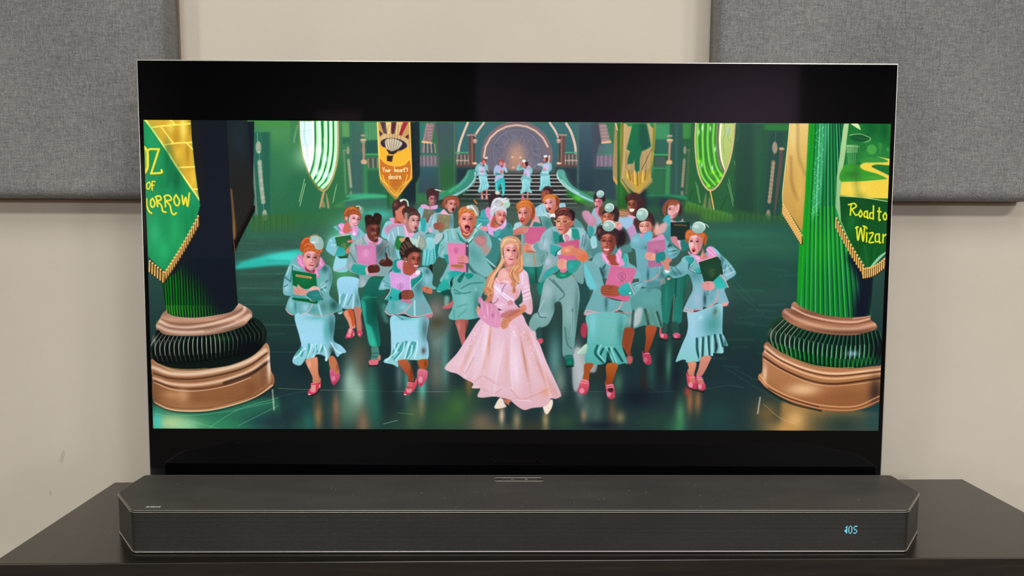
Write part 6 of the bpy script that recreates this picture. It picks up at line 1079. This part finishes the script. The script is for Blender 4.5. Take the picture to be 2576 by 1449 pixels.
# man with rounded hair
F('730 600 740 500 800 460 870 430 960 470 1000 500 1010 600 900 760 780 640', '9cc0dc', 1, .7); F('845 440 880 410 960 460 1000 480 990 530 900 480', 'd8a8c8', 1, .8); S('850 450 1000 480', 'f0d0e0', 2, .7); F('845 230 840 160 900 110 1000 95 1100 150 1150 240 1130 340 1060 440 980 460 1010 300 980 200 900 190 870 260', '3c2420', 1, 1.2); B(900, 160, 40, 40, '6c4438', .7)
for i in range(26): B(860+rr.rand()*240, 110+rr.rand()*110, 10, 10, '5c3c30', .6)
face(945, 315, 82, 135, 3, '9c5a3c', '5c2c20', 2, -.5, brow='1c100c', lip='c06058', hi='c88860', hair='3c2420', hs='5a3a30'); F('880 370 920 340 1010 340 1010 400 960 455 900 430', '4c2818', .5, 2); F('900 355 940 345 985 355 965 390 920 392', 'f4e8e4', 1, .6)
F('740 390 880 390 880 470 740 470', '9c6a4c', .9, 2); folds('745 405 870 410|745 435 860 440', 'd8a880', .8, 2)
F('860 690 900 640 970 600 1010 700 1020 760 960 860 920 860 880 760', 'c898c4', 1, .8, k=1)
for i in range(8): S([870+i*16, 640, 900+i*14, 850], 'a478a0', .9, .6, .5)
K()
# woman with tilted hat, middle
F('480 570 440 460 500 400 560 380 640 400 660 500 680 560 480 580', 'b8644c', 1, .8)
F('500 390 560 330 680 310 740 400 730 500 690 560 640 540 670 460 620 410 520 400', '30211f', 1, 1); F('430 330 500 320 500 400 440 470 410 420', '6c4434', 1, 1.5)
face(555, 495, 80, 105, 0, 'cc8060', '8a4434', 0, -.5, brow='2c1614', hi='e8a480', eyes=0, hair='30211f', hs='5a4038'); hat(580, 340, 72, 66)
F('300 830 370 760 380 600 440 610 800 640 880 760 930 900 940 1020 860 1050 800 1100 440 1150 320 1120 280 960', '5c9494>4c8080', 1, 1); F('285 820 360 780 390 940 310 970', '98d0d8', 1, .8); S('310 972 385 945', 'f0c0c4', 2, .9); F('800 640 890 760 910 880 830 920 740 900 760 700', '3c4c48', 1, 2); hand(725, 610, 60, 50, 'e8a4a0', 'a86460', 10); F('680 690 780 650 780 690 740 700', 'e890c8', .9, 1); S('640 540 720 570', 'e0c8a0', 1.5, .8)
# laughing woman, second row
V(1560, 480, 6.04)
F('155 790 200 680 270 640 360 700 480 740 640 660 760 740 720 860 840 830 920 880 860 1000 740 1080 720 1300 600 1449 330 1449 260 1200 230 920 170 860', '70acb8>6aa4ae', 1, .7, k=1); B(230, 740, 70, 60, '94c8dc', .7); B(400, 860, 80, 40, '3c7880', .7); B(830, 920, 60, 60, '3a6c68', .8); B(420, 1280, 24, 100, '2c5c60', .8); B(640, 1280, 60, 100, '3c6c6c', .8); folds('740 900 850 880|740 960 860 930', 'b8e4e4', .6, 3); K(); S('600 1160 590 1260 500 1340 430 1370 360 1380', 'f0908c', 2.2, .95, .7)
F('480 480 540 640 560 740 500 750 440 680', '8a5044', 1, 1); F('290 640 480 720 560 700 650 660 670 730 480 760 380 760', 'e08cbc', 1, .9); F('220 420 270 440 290 500 280 620 240 560 200 500', '4c2c24', 1, 1.2); F('410 330 480 350 520 440 520 530 480 500 460 460 400 450', '33211f', 1, 1)
face(385, 555, 102, 120, -5, 'e8a494', 'b06c60', 2, -.5, brow='6a3830', hi='f8ccc0', eyes=0, lip='c03c4c', hair='4a2c24', hs='6c4438'); hat(328, 370, 86, 88)
F('350 670 440 615 490 640 480 740 400 770 360 740', '5cb8cc', 1, 1.5); F('510 620 560 480 600 540 680 500 700 560 640 650 560 680', 'e8aca8', .9, 2.2); B(560, 560, 30, 50, 'f4b8b4', .6)
book('405 775 680 740 690 900 560 960 410 930', 'b87094', (550, 925), ec='cc88a8'); book('420 1060 620 1070 640 1140 430 1170', 'a8688c', ec='c080a0')
hand(465, 995, 86, 56, 'e8a090', 'a85c54', 8); F('550 960 670 925 700 1000 640 1090 570 1090 540 1060', '1f8480', 1, .7); S('680 930 700 1000 690 1060', 'e0a0a8', 1.6, .9, .6)
# man far right with dark green folder
F('680 480 640 460 680 400 730 370 800 470 960 460 1080 540 1050 640 1000 900 860 880 720 760 640 620', '50a4ac>3c7c7c', 1, .8, k=1); B(900, 850, 100, 60, '2f6860', .7); K(); F('730 370 790 440 900 480 950 420 940 470 780 480', 'dc9ca4', 1, .8)
F('650 330 640 270 680 180 760 130 860 140 930 200 940 300 920 380 880 340 860 240 800 190 720 210 700 280 700 370 670 380', '8a4c30', 1, .8); F('900 190 940 240 935 340 900 390 880 300', '2c1c20', .9, 1.5); face(800, 310, 88, 115, 8, 'e09c9c', '9c5c5c', 0, -.5, hi='f8c4c0', eyes=1, hair='8a4c30', hs='c47850')
F('750 360 800 290 850 230 890 195 905 240 880 320 820 350 780 390', 'e8b0b0', .95, 1.2); folds('800 300 860 240|790 340 880 260', 'b87878', .6, 2)
F('680 400 750 370 770 500 720 540 670 500', '48acb8', 1, 1); F('600 530 680 480 720 520 680 620 640 640', 'dca8a8', .9, 1.8)
F('765 480 1060 475 1060 560 1040 740 880 755 770 700', '0c2c20', 1, .6, 0); S('830 518 1000 530', '7a6438', 3.4, .9, .8); S('840 524 990 530', '2c2c18', .8, .7); F('770 700 860 700 880 790 940 780 940 850 920 900 840 830 780 770', 'c8848c', 1, .8); F('870 750 940 780 940 890 900 850', 'dcb0b8', 1, .8); F('920 760 1040 750 1050 840 1000 900 940 900', '1f7470', 1, .8)
V(1560, 680, 6.04)
F('760 60 1030 60 1000 300 950 600 920 795 800 780 830 500 820 370 780 500 730 800 650 800 610 640 630 400 640 200', '146454>1c7868', 1, .7, k=1); F('860 100 920 100 880 500 860 790 800 780', '1c8474', .5, 4); B(700, 400, 30, 260, '2a9080', .5); S('850 120 840 400', '0a3c34', 4, .8, 2); B(980, 400, 30, 260, '0c443c', .7); K(); S('825 370 795 780', '9ca880', 1.3, .7, .6)
F('640 800 710 820 700 960 640 960', '2c5448', 1, 1); F('790 800 870 790 900 950 800 940', '2c5048', 1, 1); shoe('600 890 620 880 640 960 700 960 725 1010 700 1045 630 1030 595 980', 'd86478'); shoe('800 970 850 950 910 970 905 1020 860 1040 810 1015', 'd86888'); S('590 1050 720 1065', '1c1c1c', 3, .8, 1.5); S('800 1045 910 1045', '1c1c1c', 3, .8, 1.5)
# second row skirt and legs
F('110 380 300 280 600 290 620 480 640 700 640 870 560 860 470 860 400 840 320 850 200 890 80 890 60 700', '5c9c9c>548c84', 1, .8, k=1); B(450, 460, 160, 100, '62a49c', .7); F('280 570 340 600 300 800 200 860 180 700', 'c4c8cc', .8, 2.5); B(140, 760, 60, 100, '94aca8', .8); folds('380 600 430 820|560 640 620 840|200 620 180 880', '1f3c38', .8, 6, 2); folds('430 600 500 840|520 620 600 840', '6fa498', .7, 4, 2); B(420, 700, 80, 100, '4c7460', .4); K(); F('420 180 600 170 620 290 520 280 420 330', '4a8484', .8, 2)
F('395 850 550 860 520 1000 420 1260 370 1260 390 1050', 'a85434>8a3c20', 1, .8); F('70 890 210 900 190 1060 150 1240 140 1320 70 1200 30 1130', 'a05030', 1, 1); shoe('335 1220 360 1260 440 1250 480 1380 450 1430 380 1420 345 1340', 'b84868', 'd87c98'); straps('370 1265 445 1262'); F('95 1340 150 1300 185 1340 170 1410 120 1410', 'c87068', .9, 1.5); F('605 130 680 130 685 200 620 210', '8c8c88', .8, 1); 
# front right-centre woman
V(1440, 470, 6.3)
F('310 1180 370 1070 480 1040 560 1190 760 1200 840 1060 880 1080 900 1200 1010 1280 1060 1449 470 1449 360 1449 200 1449 180 1220 240 1210 260 1300 330 1320', '6eaaae>78b0b4', 1, .7, k=1); B(380, 1200, 60, 80, '94b4b8', .7); B(480, 1360, 60, 90, '2f4c50', .8); folds('440 1290 500 1440|520 1240 480 1300', '1c4448', .8, 4); B(860, 1160, 40, 80, '38a8a4', .7); K()
F('820 1060 880 1080 880 1200 860 1270 790 1180', '3cb0ac', 1, .8); S('850 1080 885 1150 870 1250', 'd8a880', 1.4, .8)
F('460 1050 560 1080 660 1200 680 1090 740 980 780 1030 780 1120 830 1220 740 1260 620 1250 560 1230 480 1150', 'e098c4', 1, .8, k=1); folds('490 1080 560 1200|700 1060 740 1180|740 1020 780 1100|580 1180 640 1240', 'f8c4e4', .8, 3); K(); F('540 1090 680 1080 690 1180 740 1240 620 1240 580 1180', '9c4838', 1, 1.2)
F('380 720 400 640 470 610 600 640 720 680 760 760 760 900 720 980 690 900 690 760 600 730 520 730 450 780 430 860 400 820', '33211e', 1, 1); B(420, 700, 30, 50, '7c5044', .8); F('740 700 820 700 850 800 820 900 740 940', '1c1614', 1, 3)
face(565, 890, 128, 185, 4, 'a85c48', '6c3024', 2, -.5, brow='3c1c18', lip='c85468', hi='d88c78', eyes=0, hair='33211e', hs='5c403a'); hat(570, 628, 96, 80, 3, 'a4c4bc'); E(460, 595, 12, 12, 'e8f0f0', b=.8)
V(1440, 660, 4.141)
F('120 0 250 20 330 240 350 360 560 400 560 250 720 200 740 230 660 330 600 380 620 520 560 540 500 500 400 520 230 530 240 560 130 540 120 520 200 340 230 220 150 240', '74aab0>6ca8aa', 1, .7, k=1); B(680, 200, 40, 60, 'a8d0dc', .7); B(350, 420, 20, 90, '2c5858', .7); B(200, 250, 50, 40, 'a0d0d8', .7); folds('640 200 720 160|640 240 730 200', '3c7880', .7, 3); K()
F('120 20 160 60 240 250 180 280 140 160', '6cc4cc', 1, 1.2)
S('130 525 160 500 230 515 330 525 420 520 490 470 520 405', 'f49ca0', 2.4, .95, .6); S('125 545 220 560', 'f49ca0', 2.4, .95, .8); F('130 530 230 520 240 550 180 562', 'e8a8b8', .9, 1); S('440 505 500 520 610 525', 'd8887c', 2, .9, .7)
F('110 640 155 640 150 760 110 780 85 720', 'a83c50', .9, 1.5)
F('165 540 540 535 540 700 515 860 575 1045 540 1050 460 1068 420 1050 360 980 340 1050 220 1068 130 1040 150 850 160 700', '70b8b8>68b4b0>54a8a0', 1, .7, k=1); B(400, 680, 100, 130, '74b8b0', .7); B(210, 640, 40, 140, '84ccd0', .7); B(500, 720, 40, 180, '3c807c', .7); folds('260 870 240 950 320 1040|380 900 380 980 440 1060|440 900 520 1030|320 900 290 960', '0f4c48', .85, 6, 1.5); folds('300 860 270 940 330 1030|400 880 460 1040|350 880 400 980 430 1050', '98dcd4', .85, 3, 1); B(370, 960, 20, 40, '0c3430', .7); S('150 850 360 855 510 860', '4a9088', 1.2, .5, 1); K()
book('400 30 650 65 668 90 650 130 600 260 520 280 340 240', 'cc6c94', (516, 148), ec='dc88a8', em='4c2038', er=9); F('330 340 580 345 580 400 560 408 440 380 310 350', 'd06488', 1, .7)
hand(400, 295, 100, 58, 'a05438', '5c2818', 4); F('480 270 590 210 645 320 560 350 500 340', '38b0ac>2c9c98', 1, .6); S('590 208 645 335', 'f4a0a8', 2.6, .95, .5); E(600, 322, 12, 9, 'f4f4d8', b=.6)
F('130 1055 220 1060 180 1140 170 1230 110 1240 120 1150', 'a05028', 1, .9); F('355 1060 470 1060 450 1150 400 1280 340 1260 355 1200', 'b0602c>8a3c18', 1, .8); shoe('60 1320 100 1220 170 1240 165 1330 130 1375 90 1370 55 1350', 'dc6c78'); straps('95 1225 170 1240|85 1250 165 1262'); shoe('340 1240 355 1275 425 1270 445 1380 440 1410 400 1425 365 1400 350 1330', 'd06880', 'f0a8b8'); straps('358 1280 425 1275|362 1305 425 1300'); F('370 1315 420 1310 425 1345 380 1350', '3c1c18', .9, .8)
F('540 700 640 700 600 880 610 960 570 960 530 860', '8a4428', .9, 2); F('560 990 620 980 620 1040 590 1055', 'b06060', .85, 2); F('150 850 140 940 60 950 60 940', 'a8c8b8', 1, .8); folds('60 945 145 860', 'e8f0e4', .8, 2)
# front far right woman with the dark green book
V(1660, 750, 5.795)
F('400 180 530 200 900 60 920 100 910 480 940 560 990 690 930 700 930 780 910 805 850 805 780 800 775 845 725 840 690 865 650 855 610 850 600 925 560 925 390 940 380 905 320 900 240 930 235 900 330 660 390 520 410 380', '9cccd8>98c8dc>84c4c4', 1, .6, k=1)
B(770, 380, 170, 210, '4a9290', .9); B(810, 200, 50, 80, '4c6a58', .8); S('870 110 830 260', '8cd0c8', 5, .6, 3); B(480, 400, 40, 240, 'a4cce0', .6); B(590, 280, 40, 40, 'b0e4ec', .6); folds('540 590 545 760 590 920|630 580 620 850|710 560 720 840|800 540 820 700 810 780|880 540 920 700', '123c3c', .85, 6, 1.6); folds('600 590 580 900|670 580 700 850|770 550 760 830|850 540 900 790', 'a4dcdc', .8, 4, 1.2); B(820, 700, 30, 70, '1c3030', .8); folds('545 580 640 555 780 500', '6cacac', .6, 2); B(950, 660, 30, 80, '1f4c48', .7); K()
F('410 940 530 940 500 1100 500 1150 430 1140 400 1060 420 1020', 'dc9078>c47860', 1, .8); F('610 860 745 850 700 980 630 1110 570 1170 530 1130 560 1030', 'd08c7c>bc7868', 1, .8)
shoe('385 1080 420 1130 510 1150 540 1270 530 1320 490 1330 430 1300 400 1240', 'e85068'); shoe('530 1140 600 1150 660 1260 665 1320 620 1350 570 1330 545 1260', 'd86c8c'); F('435 1170 500 1170 510 1235 440 1220', 'c87460', 1, .8); F('560 1180 620 1180 630 1250 575 1250', 'c07468', 1, .8); straps('420 1150 510 1145|545 1165 625 1160|430 1165 515 1160|550 1190 630 1185'); S('410 1300 500 1340 640 1370', '180c14', 3, .8, 1.5)
V(1650, 550, 6.036)
F('490 560 400 600 370 660 280 730 200 720 120 780 120 840 200 860 270 905 400 880 500 850 560 1060 480 1240 415 1400 500 1420 570 1424 580 1380 700 1385 720 1340 780 1350 860 1320 930 1280 1000 1300 1100 1290 1100 1250 1040 1080 1090 1040 1060 960 1200 860 1200 790 1100 650 980 540 860 440 700 560', '74b0b6>88b4c2', 1, .6, k=1)
B(440, 620, 50, 50, '98ccd4', .7); B(300, 830, 130, 50, '3c7c7c', .8); B(600, 860, 120, 100, '488a8e', .75); B(880, 1000, 60, 120, '3c7c80', .5); B(620, 1220, 70, 140, 'a0bcd0', .8); B(740, 1220, 30, 120, '1c3c44', .85); B(1080, 820, 80, 100, '94bcc8', .7); B(1000, 620, 40, 60, '3a6c70', .8); B(830, 1200, 60, 90, '60a0a4', .7); folds('230 740 300 860|290 740 380 840|1060 700 1040 820|1100 720 1150 800|1000 640 1020 760', '2c6068', .6, 3); folds('1020 800 1140 720|1060 860 1190 800', 'd0ecf0', .6, 2.5); K()
S('445 1360 560 1390 700 1380', 'f49ca0', 2.2, .95, .6); S('415 1405 560 1425', 'f4a0a4', 2.4, .95, .8); S('780 1345 880 1290 935 1180 935 1080', 'f49890', 2.4, .95, .6); F('1005 1295 1090 1270 1085 1320 1020 1330', 'f09c98', 1, 1)
F('530 580 580 590 590 650 530 730 540 790 640 780 700 720 720 830 620 830 540 800 490 740', '1c5458', 1, 1); F('440 600 520 570 580 590 590 650 560 700 520 740 500 680', '2f9c9c', .9, 1.2); F('580 790 650 740 680 820 600 820', '38b0a8', .9, 1); S('520 570 580 590 585 650 525 720 520 770 600 815', 'f0e4d8', 1.5, .95, .6); F('840 430 880 440 970 530 940 540 880 500', '7cd0dc', 1, .8)
F('490 490 540 540 640 560 680 600 760 590 790 540 760 470 830 420 940 550 930 590 820 600 640 680 600 600 500 540', 'dc94c4', 1, .8, k=1); folds('780 470 880 570|820 440 900 530|520 520 560 560|600 570 660 610', 'f4bce4', .8, 3); K(); F('640 560 700 560 700 450 760 560 800 580 700 620', 'c8786c', 1, 1.2); E(700, 560, 14, 50, 'f0a898', a=.8, b=1.2); F('600 590 660 580 660 620 620 620', 'f0b8dc', 1, .8)
F('440 270 450 200 500 165 580 160 700 200 770 250 775 330 740 420 720 350 680 260 560 240 500 280 480 370 455 340', 'b45c28', 1, .8); folds('460 280 490 210 560 185|480 300 510 240 580 210|700 220 740 280 750 350', 'e89048', .85, 3, 1.2); B(740, 310, 24, 60, '7a3018', .6)
face(600, 380, 112, 165, 4, 'ecacac', 'b8706c', 1, -.6, brow='9c5444', hi='fcd0d0', lip='dc4858', hair='b86030', hs='e89048'); hat(640, 145, 98, 82, 4, 'a8ccc0'); S('690 70 760 90 800 130', 'dce8e0', 1.8, .9)
book('648 660 930 570 985 640 1020 840 860 960 730 960', '0c3c24', (852, 815), ec='2c6040', em='8a7c48', er=8); S('648 660 930 572', 'e8c8a0', 1.5, .9, .5)
F('860 960 975 850 1095 1040 1000 1060 900 1065', '2ca8a0>38b8b0', 1, .6, 0); S('975 850 1050 940 1098 1042', 'f4a4a4', 2.6, .95, .6)
hand(795, 1020, 92, 68, 'dc9898', 'a05c60', -6); S('785 1090 792 1160', '2c4c50', 1.6, .8)
F('60 650 130 640 160 590 240 620 230 650 200 680 210 760 180 800 140 780 110 700', 'd08878', 1, .8); folds('90 650 160 690|170 610 230 640', '8a4c44', .6, 1.3); F('130 780 200 790 215 800 180 830 140 820', 'dce4e8', 1, .8); S('120 800 170 850 220 800', '48b8b8', 2.5, .9)
F('165 905 215 895 215 925 180 930', 'e0a098', 1, .8)
# fine grain of the display
CL[0] = None
CV[:] = np.clip(CV, 0, 1); lum = CV.mean(-1, keepdims=True)
CV[:] = lum+(CV-lum)*1.03; CV[:] = np.clip(CV, 0, 1); CV[:] = CV+.06*(CV-.5)*(1-np.abs(2*CV-1)*.4)*(CV > .02)
CV[:] = np.clip(CV, 0.01, 1)
g = rr.randn(PH//2, PW//2, 1).astype(np.float32).repeat(2, 0).repeat(2, 1)*.004+rr.randn(PH, PW, 3).astype(np.float32)*.005
yy, xx = np.mgrid[0:PH, 0:PW]
g += (.009*np.sin((xx+yy)*2*np.pi/5.3))[..., None]*((xx > 500) & (xx < 1400) & (yy < 330))[..., None]
CV[:] = np.clip(CV*(1+g*2)+g*.4, 0, 1)
img = bpy.data.images.new('screen_picture', PW, PH, float_buffer=False)
img.colorspace_settings.name = 'sRGB'
buf = np.ones((PH, PW, 4), np.float32); buf[..., :3] = np.clip(CV[::-1], 0, 1); img.pixels.foreach_set(buf.ravel()); img.update(); img.pack()
m = bpy.data.materials.new('lit_screen'); m.use_nodes = True; p = m.node_tree.nodes['Principled BSDF']
p.inputs['Base Color'].default_value = (.002, .002, .003, 1); p.inputs['Roughness'].default_value = .06; p.inputs['Specular IOR Level'].default_value = .3
tn = m.node_tree.nodes.new('ShaderNodeTexImage'); tn.image = img; tn.extension = 'EXTEND'
m.node_tree.links.new(tn.outputs['Color'], p.inputs['Emission Color']); p.inputs['Emission Strength'].default_value = 1.0
bm = bmesh.new(); box(bm, -.6059, .6059, -.0004, .0008, -.25355, .25355)
uv = bm.loops.layers.uv.new('UVMap')
for f in bm.faces:
    for l in f.loops: l[uv].uv = ((l.vert.co.x+.6059)/1.2118, (l.vert.co.z+.25355)/.5071)
pic = build('lit_picture', bm, m, tv); pic['label'] = 'glowing wide film picture between black bars'
